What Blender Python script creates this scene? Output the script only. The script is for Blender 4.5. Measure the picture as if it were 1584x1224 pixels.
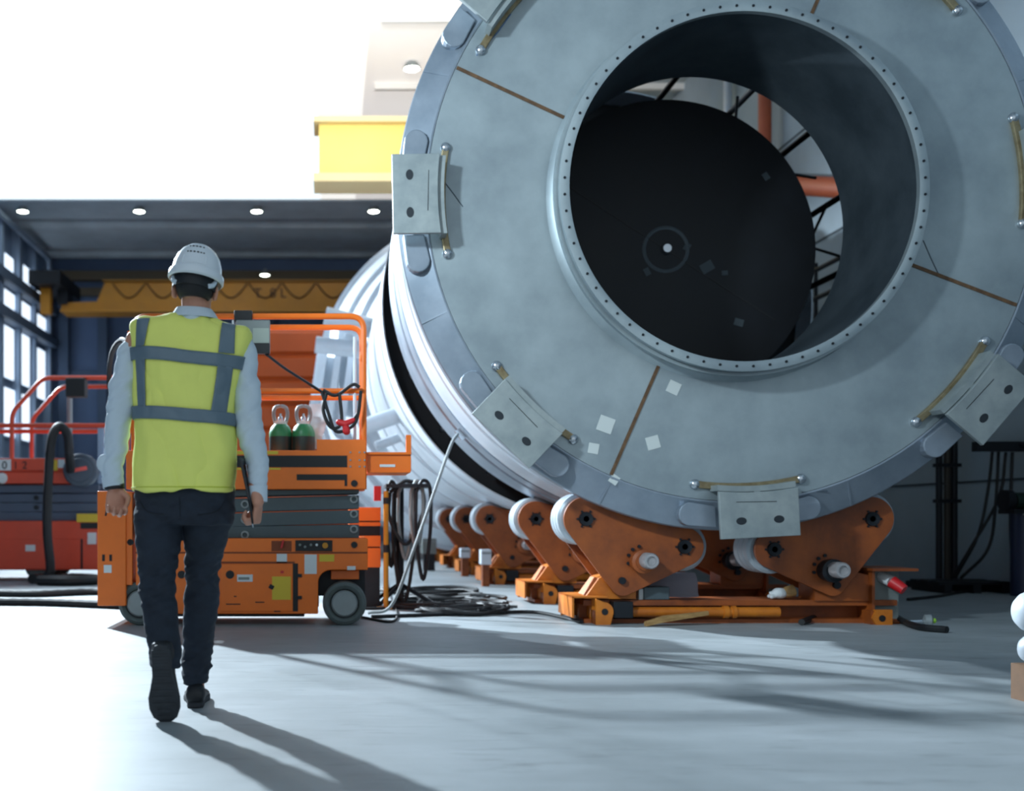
import bpy, bmesh, math, random
import numpy as np
from mathutils import Vector, Matrix, noise
from mathutils.bvhtree import BVHTree

random.seed(7)
for o in list(bpy.data.objects):
    bpy.data.objects.remove(o)
SC = bpy.context.scene
COL = SC.collection
PI = math.pi
F, HC, PX, PY = 1700.0, 0.77, 510.0, 803.0     # focal length in px, camera height, vanishing point

# ------------------------------------------------------------------ camera
cd = bpy.data.cameras.new('camera')
cam = bpy.data.objects.new('camera', cd)
COL.objects.link(cam)
cam.location = (0, 0, HC)
cam.rotation_euler = (PI / 2, 0, 0)
cd.sensor_fit = 'HORIZONTAL'
cd.sensor_width = 36.0
cd.lens = 36.0 * F / 1584
cd.shift_x = (792 - PX) / 1584
cd.shift_y = (PY - 612) / 1584
cd.clip_end = 200
cd.dof.use_dof = True
cd.dof.focus_distance = 5.7
cd.dof.aperture_fstop = 1.7
SC.camera = cam

# ------------------------------------------------------------------ light
SC.view_settings.view_transform = 'Standard'
SC.view_settings.look = 'None'
SC.view_settings.gamma = 1.0
SC.view_settings.use_curve_mapping = False
SC.view_settings.exposure = 0.0
wd = bpy.data.worlds.new('hall_daylight')
SC.world = wd
wd.use_nodes = True
wb = wd.node_tree.nodes['Background']
wb.inputs[0].default_value = (0.43, 0.50, 0.55, 1)
wb.inputs[1].default_value = 1.35


def light(name, kind, loc, target, power, color, size, spot=None, blend=0.4):
    ld = bpy.data.lights.new(name, kind)
    ld.energy = power
    ld.color = color
    if kind == 'AREA':
        ld.shape = 'DISK'
        ld.size = size
    else:
        ld.shadow_soft_size = size
    if kind == 'SPOT':
        ld.spot_size = spot
        ld.spot_blend = blend
    lo = bpy.data.objects.new(name, ld)
    COL.objects.link(lo)
    lo.location = loc
    lo.rotation_euler = (Vector(target) - Vector(loc)).to_track_quat('-Z', 'Y').to_euler()
    return lo


# floodlight high on the side of the hall, behind the walking man
light('floodlight', 'SPOT', (-5.6, 14.5, 6.2), (2.3, 3.0, 0.0), 14500, (0.77, 0.90, 1.0), 0.14, math.radians(88), 0.9)
# added unseen spot farther down the hall, brightening the rear stands
light('floodlight_far', 'SPOT', (-8.6, 22.0, 7.0), (1.5, 14.5, 0.6), 15000, (0.77, 0.90, 1.0), 0.14, math.radians(62), 0.8)
# second work light near the entrance, grazing the front of the drum
light('work_light', 'SPOT', (-2.6, 3.4, 4.0), (2.6, 7.8, 3.0), 1500, (0.74, 0.90, 1.0), 0.22, math.radians(60), 0.5)


# added unseen spot, washing out the crane under the glowing roof panels
light('bay_light', 'SPOT', (0.6, 15.2, 8.4), (2.2, 20.6, 8.1), 900, (1.0, 0.97, 0.92), 0.2, math.radians(80), 0.6)


# ------------------------------------------------------------------ helpers
def lin(c):
    out = []
    for v in c[:3]:
        v = v / 255.0
        out.append(v / 12.92 if v <= 0.04045 else ((v + 0.055) / 1.055) ** 2.4)
    return (*out, 1.0)


def W(px, py, Y):
    return Vector(((px - PX) / F * Y, Y, HC - (py - PY) / F * Y))


def G(px, py):
    """point of the floor seen at a pixel"""
    Y = F * HC / (py - PY)
    return Vector(((px - PX) / F * Y, Y, 0))


MATS = {}


def mat(name, rgb, rough=0.5, metal=0.0, var=0.0, scale=4.0, bump=0.0, bscale=60.0, rgb2=None, stretch=(1, 1, 1),
        emit=0.0, spec=0.5, detail=6):
    if name in MATS:
        return MATS[name]
    m = bpy.data.materials.new(name)
    m.use_nodes = True
    nt = m.node_tree
    b = nt.nodes['Principled BSDF']
    b.inputs['Base Color'].default_value = lin(rgb)
    b.inputs['Roughness'].default_value = rough
    b.inputs['Metallic'].default_value = metal
    b.inputs['Specular IOR Level'].default_value = spec
    if emit:
        b.inputs['Emission Color'].default_value = lin(rgb)
        b.inputs['Emission Strength'].default_value = emit
    if var or bump or rgb2:
        tc = nt.nodes.new('ShaderNodeTexCoord')
        mp = nt.nodes.new('ShaderNodeMapping')
        mp.inputs['Scale'].default_value = stretch
        nt.links.new(tc.outputs['Object'], mp.inputs['Vector'])
    if var or rgb2:
        n = nt.nodes.new('ShaderNodeTexNoise')
        n.inputs['Scale'].default_value = scale
        n.inputs['Detail'].default_value = detail
        n.inputs['Roughness'].default_value = 0.62
        nt.links.new(mp.outputs[0], n.inputs['Vector'])
        r = nt.nodes.new('ShaderNodeValToRGB')
        c1 = lin(rgb)
        c2 = lin(rgb2) if rgb2 else tuple(x * (1 - var) for x in c1[:3]) + (1,)
        r.color_ramp.elements[0].position = 0.35
        r.color_ramp.elements[0].color = c2
        r.color_ramp.elements[1].position = 0.65
        r.color_ramp.elements[1].color = c1
        nt.links.new(n.outputs['Fac'], r.inputs['Fac'])
        nt.links.new(r.outputs['Color'], b.inputs['Base Color'])
        mr = nt.nodes.new('ShaderNodeMapRange')
        mr.inputs['To Min'].default_value = max(0.05, rough - 0.08)
        mr.inputs['To Max'].default_value = min(1.0, rough + 0.08)
        nt.links.new(n.outputs['Fac'], mr.inputs['Value'])
        nt.links.new(mr.outputs[0], b.inputs['Roughness'])
    if bump:
        n2 = nt.nodes.new('ShaderNodeTexNoise')
        n2.inputs['Scale'].default_value = bscale
        n2.inputs['Detail'].default_value = 4
        nt.links.new(mp.outputs[0], n2.inputs['Vector'])
        bp = nt.nodes.new('ShaderNodeBump')
        bp.inputs['Strength'].default_value = bump
        bp.inputs['Distance'].default_value = 0.01
        nt.links.new(n2.outputs['Fac'], bp.inputs['Height'])
        nt.links.new(bp.outputs[0], b.inputs['Normal'])
    MATS[name] = m
    return m


class MB:
    """collects shapes into one mesh"""

    def __init__(self):
        self.v, self.f = [], []

    def add(self, vs, fs):
        n = len(self.v)
        self.v.extend([tuple(p) for p in vs])
        self.f.extend([tuple(i + n for i in q) for q in fs])
        return self

    def box(self, c, s, rot=None):
        hx, hy, hz = s[0] / 2, s[1] / 2, s[2] / 2
        vs = [Vector((x, y, z)) for x in (-hx, hx) for y in (-hy, hy) for z in (-hz, hz)]
        if rot is not None:
            vs = [rot @ p for p in vs]
        c = Vector(c)
        return self.add([p + c for p in vs], [(0, 1, 3, 2), (4, 6, 7, 5), (0, 4, 5, 1), (2, 3, 7, 6), (0, 2, 6, 4), (1, 5, 7, 3)])

    def span(self, a, b):
        a, b = Vector(a), Vector(b)
        return self.box((a + b) / 2, [abs(x) for x in (b - a)])

    def loft(self, rings, cap=True, close=False):
        n = len(rings[0])
        vs = [p for r in rings for p in r]
        fs = []
        m = len(rings)
        for i in range(m if close else m - 1):
            for j in range(n):
                a, b2 = i * n + j, i * n + (j + 1) % n
                i2 = (i + 1) % m
                fs.append((a, b2, i2 * n + (j + 1) % n, i2 * n + j))
        if cap and not close:
            fs.append(tuple(range(n))[::-1])
            fs.append(tuple((m - 1) * n + j for j in range(n)))
        return self.add(vs, fs)

    def tube(self, pts, r, n=10, cap=True):
        pts = [Vector(p) for p in pts]
        rs = r if isinstance(r, (list, tuple)) else [r] * len(pts)
        rings = []
        up = None
        for i, p in enumerate(pts):
            d = (pts[min(i + 1, len(pts) - 1)] - pts[max(i - 1, 0)])
            if d.length < 1e-9:
                d = Vector((0, 0, 1))
            d.normalize()
            if up is None:
                up = d.orthogonal().normalized()
            else:
                up = (up - d * up.dot(d))
                up = up.normalized() if up.length > 1e-6 else d.orthogonal().normalized()
            s = d.cross(up)
            rings.append([p + (up * math.cos(2 * PI * k / n) + s * math.sin(2 * PI * k / n)) * rs[i] for k in range(n)])
        return self.loft(rings, cap)

    def ball(self, c, r, nu=12, nv=8, M=None):
        c = Vector(c)
        r3 = r if isinstance(r, (list, tuple)) else (r, r, r)
        rings = []
        for i in range(1, nv):
            t = PI * i / nv
            rings.append([Vector((r3[0] * math.sin(t) * math.cos(2 * PI * k / nu), r3[1] * math.sin(t) * math.sin(2 * PI * k / nu), r3[2] * math.cos(t))) for k in range(nu)])
        if M is not None:
            rings = [[M @ p for p in q] for q in rings]
        return self.loft([[p + c for p in q] for q in rings])

    def chain(self, pts, rs, n=12):
        """tapered limb: a tube with round ends and round joints"""
        pts = [Vector(p) for p in pts]
        for i in range(len(pts) - 1):
            self.tube([pts[i], pts[i + 1]], [rs[i], rs[i + 1]], n)
        for p, r in zip(pts, rs):
            self.ball(p, r, n, 8)
        return self

    def lathe(self, prof, c, axis=(0, 1, 0), n=64, close=False, a0=0.0, a1=2 * PI):
        """profile of (radius, distance along axis)"""
        c, ax = Vector(c), Vector(axis).normalized()
        if abs(ax.y) > 0.99:
            u, w = Vector((1, 0, 0)), Vector((0, 0, 1))
        else:
            u = ax.orthogonal().normalized()
            w = ax.cross(u)
        full = abs(a1 - a0 - 2 * PI) < 1e-6
        m = n if full else n + 1
        vs, fs = [], []
        for k in range(m):
            t = a0 + (a1 - a0) * k / n
            d = u * math.cos(t) + w * math.sin(t)
            vs += [c + ax * a + d * r for r, a in prof]
        q = len(prof)
        for k in range(n):
            k2 = (k + 1) % m
            for j in range(q if close else q - 1):
                j2 = (j + 1) % q
                fs.append((k * q + j, k * q + j2, k2 * q + j2, k2 * q + j))
        if not full and close:
            fs.append(tuple(range(q)))
            fs.append(tuple((m - 1) * q + j for j in range(q))[::-1])
        if full and not close:
            for j, rev in ((0, True), (q - 1, False)):
                if prof[j][0] > 1e-6:
                    fs.append(tuple(k * q + j for k in range(n)))
        return self.add(vs, fs)

    def cyl(self, a, b, r, n=24, r2=None):
        a, b = Vector(a), Vector(b)
        return self.tube([a, b], [r, r if r2 is None else r2], n)

    def prism(self, poly, y0, y1):
        """polygon of (x, z) pushed along Y"""
        n = len(poly)
        vs = [(x, y0, z) for x, z in poly] + [(x, y1, z) for x, z in poly]
        fs = [tuple(range(n))[::-1], tuple(range(n, 2 * n))]
        fs += [(i, (i + 1) % n, n + (i + 1) % n, n + i) for i in range(n)]
        return self.add(vs, fs)

    def mesh(self, name, smooth=35):
        me = bpy.data.meshes.new(name)
        me.from_pydata(self.v, [], self.f)
        bm = bmesh.new()
        bm.from_mesh(me)
        if smooth:
            bmesh.ops.remove_doubles(bm, verts=bm.verts, dist=1e-6)
        bmesh.ops.recalc_face_normals(bm, faces=bm.faces)
        bm.to_mesh(me)
        bm.free()
        if smooth:
            me.polygons.foreach_set('use_smooth', [True] * len(me.polygons))
            me.set_sharp_from_angle(angle=math.radians(smooth))
        return me

    def build(self, name, m, parent=None, smooth=35, bevel=0.0, origin=None):
        me = self.mesh(name, smooth)
        me.materials.append(m)
        o = bpy.data.objects.new(name, me)
        COL.objects.link(o)
        if origin is None and parent is None:
            vs = np.array(self.v)
            lo, hi = vs.min(0), vs.max(0)
            origin = Vector(((lo[0] + hi[0]) / 2, (lo[1] + hi[1]) / 2, lo[2]))
        if parent is not None:
            origin = world_of(parent)
            o.parent = parent
        me.transform(Matrix.Translation(-Vector(origin)))
        if parent is None:
            o.location = origin
        if bevel:
            bv = o.modifiers.new('edge', 'BEVEL')
            bv.width = bevel
            bv.segments = 2
            bv.limit_method = 'ANGLE'
            bv.angle_limit = math.radians(50)
        return o


def world_of(o):
    p = Vector((0, 0, 0))
    while o is not None:
        p += o.location
        o = o.parent
    return p


def tag(o, label=None, cat=None, group=None, kind=None):
    if label:
        o['label'] = label
    if cat:
        o['category'] = cat
    if group:
        o['group'] = group
    if kind:
        o['kind'] = kind
    return o


def thing(name, label, cat, loc=(0, 0, 0), group=None):
    o = bpy.data.objects.new(name, None)
    o.empty_display_size = 0.1
    COL.objects.link(o)
    o.location = loc
    return tag(o, label, cat, group)


def copy_part(src, parent, loc=None):
    c = src.copy()
    COL.objects.link(c)
    c.parent = parent
    if loc is not None:
        c.location = loc
    return c


def copy_tree(root, loc, label):
    r = root.copy()
    COL.objects.link(r)
    r.location = loc
    r['label'] = label
    for ch in list(root.children):
        c = copy_part(ch, r)
        for g in list(ch.children):
            copy_part(g, c)
    return r


def struct(name, mb, m, **k):
    return tag(mb.build(name, m, **k), kind='structure')


def baked(mb, name, m, parent, voxel, smooth_it=4, wrinkle=None):
    """one continuous skin around overlapping shapes"""
    me = mb.mesh(name, 0)
    o = bpy.data.objects.new(name, me)
    COL.objects.link(o)
    rm = o.modifiers.new('skin', 'REMESH')
    rm.mode = 'VOXEL'
    rm.voxel_size = voxel
    sm = o.modifiers.new('relax', 'SMOOTH')
    sm.iterations = smooth_it
    sm.factor = 0.5
    dg = bpy.context.evaluated_depsgraph_get()
    me2 = bpy.data.meshes.new_from_object(o.evaluated_get(dg))
    bpy.data.objects.remove(o)
    if wrinkle:
        nrm = [v.normal.copy() for v in me2.vertices]
        for v, n in zip(me2.vertices, nrm):
            v.co += n * wrinkle(v.co)
    me2.name = name
    me2.polygons.foreach_set('use_smooth', [True] * len(me2.polygons))
    me2.materials.clear()
    me2.materials.append(m)
    bvh = BVHTree.FromPolygons([v.co.copy() for v in me2.vertices], [tuple(p.vertices) for p in me2.polygons])
    o = bpy.data.objects.new(name, me2)
    COL.objects.link(o)
    if parent is not None:
        me2.transform(Matrix.Translation(-world_of(parent)))
        o.parent = parent
    return o, bvh


def arc(cx, cz, r, a0, a1, n=10):
    return [(cx + r * math.cos(a0 + (a1 - a0) * i / n), cz + r * math.sin(a0 + (a1 - a0) * i / n)) for i in range(n + 1)]


def spline(pts, n=8):
    """Catmull-Rom through the points"""
    P = [Vector(p) for p in pts]
    P = [P[0] * 2 - P[1]] + P + [P[-1] * 2 - P[-2]]
    out = []
    for i in range(1, len(P) - 2):
        for j in range(n):
            t = j / n
            a, b, c, d = P[i - 1:i + 3]
            out.append(0.5 * ((2 * b) + (c - a) * t + (2 * a - 5 * b + 4 * c - d) * t * t + (3 * b - a - 3 * c + d) * t ** 3))
    out.append(P[-2])
    return out


def lettering(text, size, loc, parent, m, depth=0.004, rx=PI / 2):
    cu = bpy.data.curves.new('lettering', 'FONT')
    cu.body = text
    cu.size = size
    cu.extrude = depth
    o = bpy.data.objects.new('lettering', cu)
    COL.objects.link(o)
    dg = bpy.context.evaluated_depsgraph_get()
    me = bpy.data.meshes.new_from_object(o.evaluated_get(dg))
    bpy.data.objects.remove(o)
    me.materials.clear()
    me.materials.append(m)
    me.transform(Matrix.Translation(Vector(loc) - world_of(parent)) @ Matrix.Rotation(rx, 4, 'X'))
    t = bpy.data.objects.new('lettering', me)
    COL.objects.link(t)
    t.parent = parent
    return t


# ------------------------------------------------------------------ materials
def floor_material():
    m = bpy.data.materials.new('polished_concrete')
    m.use_nodes = True
    nt = m.node_tree
    b = nt.nodes['Principled BSDF']
    tc = nt.nodes.new('ShaderNodeTexCoord')

    def nz(scale, detail, stretch, rough=0.6):
        mp = nt.nodes.new('ShaderNodeMapping')
        mp.inputs['Scale'].default_value = stretch
        n = nt.nodes.new('ShaderNodeTexNoise')
        n.inputs['Scale'].default_value = scale
        n.inputs['Detail'].default_value = detail
        n.inputs['Roughness'].default_value = rough
        nt.links.new(tc.outputs['Object'], mp.inputs[0])
        nt.links.new(mp.outputs[0], n.inputs[0])
        return n

    a = nz(0.8, 8, (1, 1, 1))
    c = nz(5, 6, (0.35, 1, 1))
    d = nz(9, 5, (0.3, 1.4, 1), 0.65)
    r1 = nt.nodes.new('ShaderNodeValToRGB')
    r1.color_ramp.elements[0].position = 0.3
    r1.color_ramp.elements[0].color = lin((136, 144, 147))
    r1.color_ramp.elements[1].position = 0.7
    r1.color_ramp.elements[1].color = lin((164, 171, 175))
    nt.links.new(a.outputs['Fac'], r1.inputs[0])
    r2 = nt.nodes.new('ShaderNodeValToRGB')
    r2.color_ramp.elements[0].position = 0.3
    r2.color_ramp.elements[0].color = (0.90, 0.90, 0.90, 1)
    r2.color_ramp.elements[1].position = 0.62
    r2.color_ramp.elements[1].color = (1.03, 1.03, 1.03, 1)
    nt.links.new(c.outputs['Fac'], r2.inputs[0])
    r3 = nt.nodes.new('ShaderNodeValToRGB')
    r3.color_ramp.elements[0].position = 0.30
    r3.color_ramp.elements[0].color = (0.74, 0.74, 0.74, 1)
    r3.color_ramp.elements[1].position = 0.44
    r3.color_ramp.elements[1].color = (1, 1, 1, 1)
    nt.links.new(d.outputs['Fac'], r3.inputs[0])
    x1 = nt.nodes.new('ShaderNodeMixRGB')
    x1.blend_type = 'MULTIPLY'
    x1.inputs[0].default_value = 1
    x2 = nt.nodes.new('ShaderNodeMixRGB')
    x2.blend_type = 'MULTIPLY'
    x2.inputs[0].default_value = 1
    nt.links.new(r1.outputs[0], x1.inputs[1])
    nt.links.new(r2.outputs[0], x1.inputs[2])
    nt.links.new(x1.outputs[0], x2.inputs[1])
    nt.links.new(r3.outputs[0], x2.inputs[2])
    nt.links.new(x2.outputs[0], b.inputs['Base Color'])
    mr = nt.nodes.new('ShaderNodeMapRange')
    mr.inputs['To Min'].default_value = 0.46
    mr.inputs['To Max'].default_value = 0.54
    nt.links.new(c.outputs['Fac'], mr.inputs[0])
    nt.links.new(mr.outputs[0], b.inputs['Roughness'])
    bp = nt.nodes.new('ShaderNodeBump')
    bp.inputs['Strength'].default_value = 0.05
    bp.inputs['Distance'].default_value = 0.01
    nt.links.new(c.outputs['Fac'], bp.inputs['Height'])
    nt.links.new(bp.outputs[0], b.inputs['Normal'])
    return m


M_FLOOR = floor_material()
M_WALL = mat('grey_wall_panel', (166, 182, 192), 0.8, var=0.15, scale=0.7)
M_BACK = mat('dark_wall_panel', (92, 114, 148), 0.85, var=0.2, scale=0.6)  # haze put into the colour as a lifted bluish tone
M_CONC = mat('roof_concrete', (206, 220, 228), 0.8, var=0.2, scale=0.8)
M_CONCD = mat('roof_recess', (44, 54, 66), 0.9)  # recess shade put into the colour of the roof deck
M_GLOW1 = mat('daylit_roof_glazing', (232, 246, 255), 0.5, emit=1.3)  # added white glow, strongest step of the roof fade
M_GLOW2 = mat('frosted_roof_glazing', (248, 246, 240), 0.5, emit=0.92)  # added glow, middle step of the roof fade
M_GLOW3 = mat('weathered_roof_glazing', (228, 224, 220), 0.5, emit=0.72)  # added glow, dimmest step of the roof fade
M_PURL = mat('white_painted_purlin', (240, 240, 240), 0.6)
M_WIN = mat('daylit_window_glass', (222, 238, 255), 0.3, emit=1.5)
M_FRAME = mat('window_frame_grey', (140, 160, 184), 0.6)
M_LAMP = mat('lamp_lens', (245, 255, 240), 0.3, emit=14)
M_STEEL = mat('brushed_steel_plate', (168, 180, 184), 0.42, 0.55, rgb2=(138, 150, 156), scale=1.3, bump=0.05, bscale=8)
M_STEELB = mat('bright_shell_steel', (206, 214, 222), 0.4, 0.15, rgb2=(186, 196, 206), scale=2.0)
M_STEELN = mat('neck_tube_steel', (120, 134, 144), 0.33, 0.75, rgb2=(92, 106, 116), scale=2.0)
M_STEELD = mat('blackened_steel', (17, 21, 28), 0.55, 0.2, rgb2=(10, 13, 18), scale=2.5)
M_RIM = mat('rim_steel', (150, 160, 172), 0.4, 0.5, rgb2=(128, 140, 152), scale=2.5)
M_BRKT = mat('bracket_steel', (158, 166, 166), 0.5, 0.4, rgb2=(136, 146, 148), scale=5)
M_BRASS = mat('heat_tinted_weld', (150, 138, 108), 0.4, 0.6, rgb2=(120, 104, 76), scale=14)
M_WELD = mat('rusty_weld_seam', (112, 84, 58), 0.7, 0.2, rgb2=(82, 60, 42), scale=20)
M_TAPE = mat('pale_tape', (196, 202, 200), 0.7)
M_WHITE = mat('white_paint_steel', (214, 222, 230), 0.45, 0.1, var=0.1, scale=3)
M_BLACK = mat('black_rubber', (14, 17, 21), 0.6)
M_DARK = mat('dark_steel', (34, 38, 44), 0.5, 0.5, var=0.2, scale=8)
M_ORANGE = mat('orange_lift_paint', (236, 112, 18), 0.42, var=0.12, scale=3.5)
M_ORANGER = mat('rotator_orange_paint', (158, 80, 27), 0.5, rgb2=(112, 54, 22), scale=3.0, bump=0.03)
M_ORANGEY = mat('rotator_amber_paint', (205, 118, 24), 0.5, rgb2=(170, 90, 20), scale=5.0)
M_RED = mat('vermilion_lift_paint', (212, 72, 42), 0.45, var=0.12, scale=3)
M_ORANGEC = mat('orange_cladding', (196, 84, 20), 0.5, var=0.12, scale=1)
M_SCISS = mat('scissor_arm_grey', (74, 88, 94), 0.5, 0.1, var=0.15, scale=4)
M_TYRE = mat('grey_tyre_rubber', (92, 102, 102), 0.8, var=0.15, scale=20)
M_HUB = mat('wheel_hub_grey', (140, 148, 150), 0.5, 0.2, var=0.12, scale=9)
M_LABEL = mat('white_label', (206, 212, 214), 0.6)
M_YLABEL = mat('yellow_label', (208, 180, 52), 0.6)
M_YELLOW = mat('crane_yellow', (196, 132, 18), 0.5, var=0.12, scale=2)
M_YELLOWP = mat('pale_crane_yellow', (255, 226, 120), 0.5, var=0.05, scale=2)  # crane yellow bleached in colour, a white wash painted in
M_REDP = mat('red_plastic', (196, 30, 36), 0.4)
M_GREEN = mat('green_cylinder_paint', (40, 130, 82), 0.4, var=0.1)
M_GDARK = mat('dark_green_cylinder', (24, 50, 48), 0.4)
M_GREYP = mat('grey_plastic', (120, 128, 126), 0.5, var=0.1)
M_CHROME = mat('chrome', (190, 196, 202), 0.22, 0.9)
M_WOOD = mat('raw_wood', (190, 152, 98), 0.7, rgb2=(150, 114, 68), scale=6, stretch=(1, 8, 8))
M_RUSTP = mat('red_oxide_pipe', (176, 84, 50), 0.5, var=0.15)
M_BLUE = mat('navy_paint', (22, 36, 66), 0.45)
M_ROLLER = mat('wheel_polyurethane', (176, 186, 194), 0.4, 0.3, var=0.12, scale=6)

# ------------------------------------------------------------------ the hall
XL, XR, YF, YB, ZC = -9.5, 7.1, -3.0, 37.0, 9.5
struct('floor', MB().span((XL - 0.3, YF, -0.2), (XR + 0.3, YB + 0.3, 0)), M_FLOOR, origin=(0, 0, 0), smooth=0)
struct('wall_back', MB().span((XL, YB, 0), (XR, YB + 0.2, ZC + 0.6)), M_BACK, smooth=0)
struct('wall_right', MB().span((XR, YF, 0), (XR + 0.2, YB, ZC + 0.6)), M_WALL, smooth=0)
# pale band of the side wall above the panel joint
b = MB()
for z in (1.18, 3.0, 4.8, 6.6):
    b.span((XR - 0.012, YF, z - 0.012), (XR, YB, z + 0.012))
struct('trim_1', b, mat('panel_joint', (58, 68, 76), 0.8), smooth=0)
b = MB().span((XL - 0.2, YF, 0), (XL, YB, ZC + 0.6))
struct('wall_left', b, mat('window_wall_panel', (130, 152, 180), 0.8, var=0.1), smooth=0)  # wall colour lightened to stand for haze
b = MB()
for y in (31.2, 33.0, 34.75, 36.6):
    b.span((XL, y - 0.12, 0), (XL + 0.22, y + 0.12, ZC + 0.4))
struct('column_1', b, M_FRAME, smooth=0)
wins = [(31.9, 32.75, 7.95, 8.5), (33.15, 33.6, 7.9, 8.55), (33.85, 34.6, 7.85, 8.6), (35.2, 36.3, 7.9, 8.6),
        (31.4, 32.9, 6.95, 7.45), (33.2, 34.6, 6.95, 7.45), (34.95, 36.5, 6.92, 7.4),
        (31.5, 32.8, 4.9, 6.4), (33.2, 34.5, 4.9, 6.45), (35.0, 36.4, 4.7, 6.3),
        (31.4, 32.9, 3.2, 4.6), (33.2, 34.5, 3.2, 4.6)]
for i, (y0, y1, z0, z1) in enumerate(wins):
    r = tag(MB().span((XL, y0 - 0.06, z0 - 0.06), (XL + 0.06, y1 + 0.06, z1 + 0.06)).build('window_%d' % (i + 1), M_FRAME, smooth=0), kind='structure')
    bb = MB()
    bb.span((XL + 0.06, y0, z0), (XL + 0.075, y1, z1))
    bb.build('window_pane', M_WIN, r, smooth=0)
# crane runway beams and brackets on the window wall
for i, z in enumerate((7.68, 6.62)):
    b = MB().span((XL, 8.0, z - 0.15), (XL + 0.42, YB - 0.1, z + 0.15))
    struct('beam_%d' % (i + 1), b, mat('runway_steel', (80, 96, 116), 0.6), smooth=0)
b = MB().tube([(XL + 0.35, 8.0, 9.25), (XL + 0.35, YB - 1.4, 9.25), (XL + 0.35, YB - 1.1, 8.9), (XL + 0.35, YB - 1.1, 7.9)], 0.09)
tag(b.build('duct_pipe', mat('duct_pipe_grey', (150, 168, 188), 0.4, 0.3)), 'pale grey pipe running under the roof along the window wall', 'pipe')

# roof: glowing panels added as a stepped white fade, dark concrete beams beyond
for name, x0, x1, m in (('ceiling_rooflight_1', XL, -0.25, M_GLOW1), ('ceiling_rooflight_2', -0.25, 0.7, M_GLOW2), ('ceiling_rooflight_3', 0.7, 3.4, M_GLOW3)):
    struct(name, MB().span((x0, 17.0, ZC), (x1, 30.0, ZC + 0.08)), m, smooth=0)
struct('ceiling_solid', MB().span((3.4, 17.0, ZC), (XR, 30.0, ZC + 0.1)).span((XL, YF, ZC), (XR, 17.0, ZC + 0.1)), M_CONC, smooth=0)
b = MB()
for y in (19.0, 22.0, 25.0, 28.0):
    b.span((0.9, y, ZC - 0.12), (XR, y + 0.10, ZC))
struct('ceiling_purlins', b, M_PURL, smooth=0)
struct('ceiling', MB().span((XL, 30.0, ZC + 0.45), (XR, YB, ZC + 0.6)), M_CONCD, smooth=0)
for i, (y0, y1) in enumerate(((30.0, 32.1), (32.75, 35.6), (36.3, 37.0))):
    b = MB()
    b.prism([(y0, ZC + 0.45), (y0, ZC + 0.12), (y0 + 0.18, ZC), (y1 - 0.14, ZC), (y1, ZC + 0.12), (y1, ZC + 0.45)], XL, XR)
    b.v = [(p[1], p[0], p[2]) for p in b.v]
    struct('ceiling_beam_%d' % (i + 1), b, M_CONC, smooth=0)
b = MB()
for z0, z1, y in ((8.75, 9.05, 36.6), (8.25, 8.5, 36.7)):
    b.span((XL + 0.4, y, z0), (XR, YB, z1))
struct('beam_3', b, mat('brown_shadow_beam', (92, 82, 66), 0.7), smooth=0)  # beams in one even brown
b = MB()
for x in (-8.9, -7.6, -5.2, -2.0, 1.4, 4.6):
    b.span((x - 0.16, YB - 0.3, 0), (x + 0.16, YB, 8.2))
struct('column_2', b, mat('back_column', (70, 88, 112), 0.8), smooth=0)
struct('trim_2', MB().span((XL + 0.3, YB - 0.15, 5.4), (XR, YB, 5.75)), mat('back_column', (70, 88, 112)), smooth=0)


def hall_lamp(loc, label):
    t = thing('high_bay_lamp', label, 'lamp', loc, 'high bay lamps under the roof')
    x, y, z = loc
    MB().lathe([(0.05, 0.16), (0.11, 0.12), (0.17, 0.02), (0.17, 0.0), (0.0, 0.0)], loc, (0, 0, 1), 20).build('housing', M_HUB, t)
    MB().lathe([(0.0, -0.022), (0.10, -0.018), (0.15, 0.0), (0.0, 0.0)], loc, (0, 0, 1), 20).build('lens', M_LAMP, t)
    return t


names = ['round bright lamp under the dark beam, nearest the window wall', 'round bright lamp under the dark beam, second from the window wall',
         'round bright lamp under the dark beam, above the yellow crane lettering', 'round bright lamp under the dark beam, touching the edge of the steel drum']
for i, x in enumerate((-8.59, -5.33, -2.04, 1.23)):
    hall_lamp((x, 30.75, ZC - 0.13), names[i])
hall_lamp((1.57, 21.0, ZC - 0.13), 'round lamp among the pale roof glazing beside the drum rim')
t = hall_lamp((-2.13, 36.1, 8.78), 'round lamp on the brown beam just above the yellow crane girder')
MB().span((-2.16, 36.1, 8.90), (-2.10, 36.6, 9.0)).build('bracket', M_HUB, t, smooth=0)

# yellow overhead cranes
t = thing('overhead_crane', 'deep yellow crane girder with draped cable crossing the far end of the hall', 'crane', (-0.5, 34.0, 7.2))
b = MB()
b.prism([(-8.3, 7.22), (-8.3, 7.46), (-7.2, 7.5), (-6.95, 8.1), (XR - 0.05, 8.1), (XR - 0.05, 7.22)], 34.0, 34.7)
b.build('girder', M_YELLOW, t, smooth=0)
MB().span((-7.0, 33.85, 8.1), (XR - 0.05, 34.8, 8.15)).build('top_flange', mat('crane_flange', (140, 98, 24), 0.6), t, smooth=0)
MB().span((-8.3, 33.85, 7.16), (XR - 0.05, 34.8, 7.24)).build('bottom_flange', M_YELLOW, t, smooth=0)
MB().span((-9.05, 33.0, 7.84), (-8.1, 35.7, 8.25)).span((-8.4, 33.9, 7.4), (-8.1, 34.7, 7.9)).build('end_carriage', M_DARK, t, smooth=0)
MB().span((-8.85, 33.6, 7.05), (-8.55, 33.9, 7.84)).build('buffer', M_YELLOW, t, smooth=0)
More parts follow.
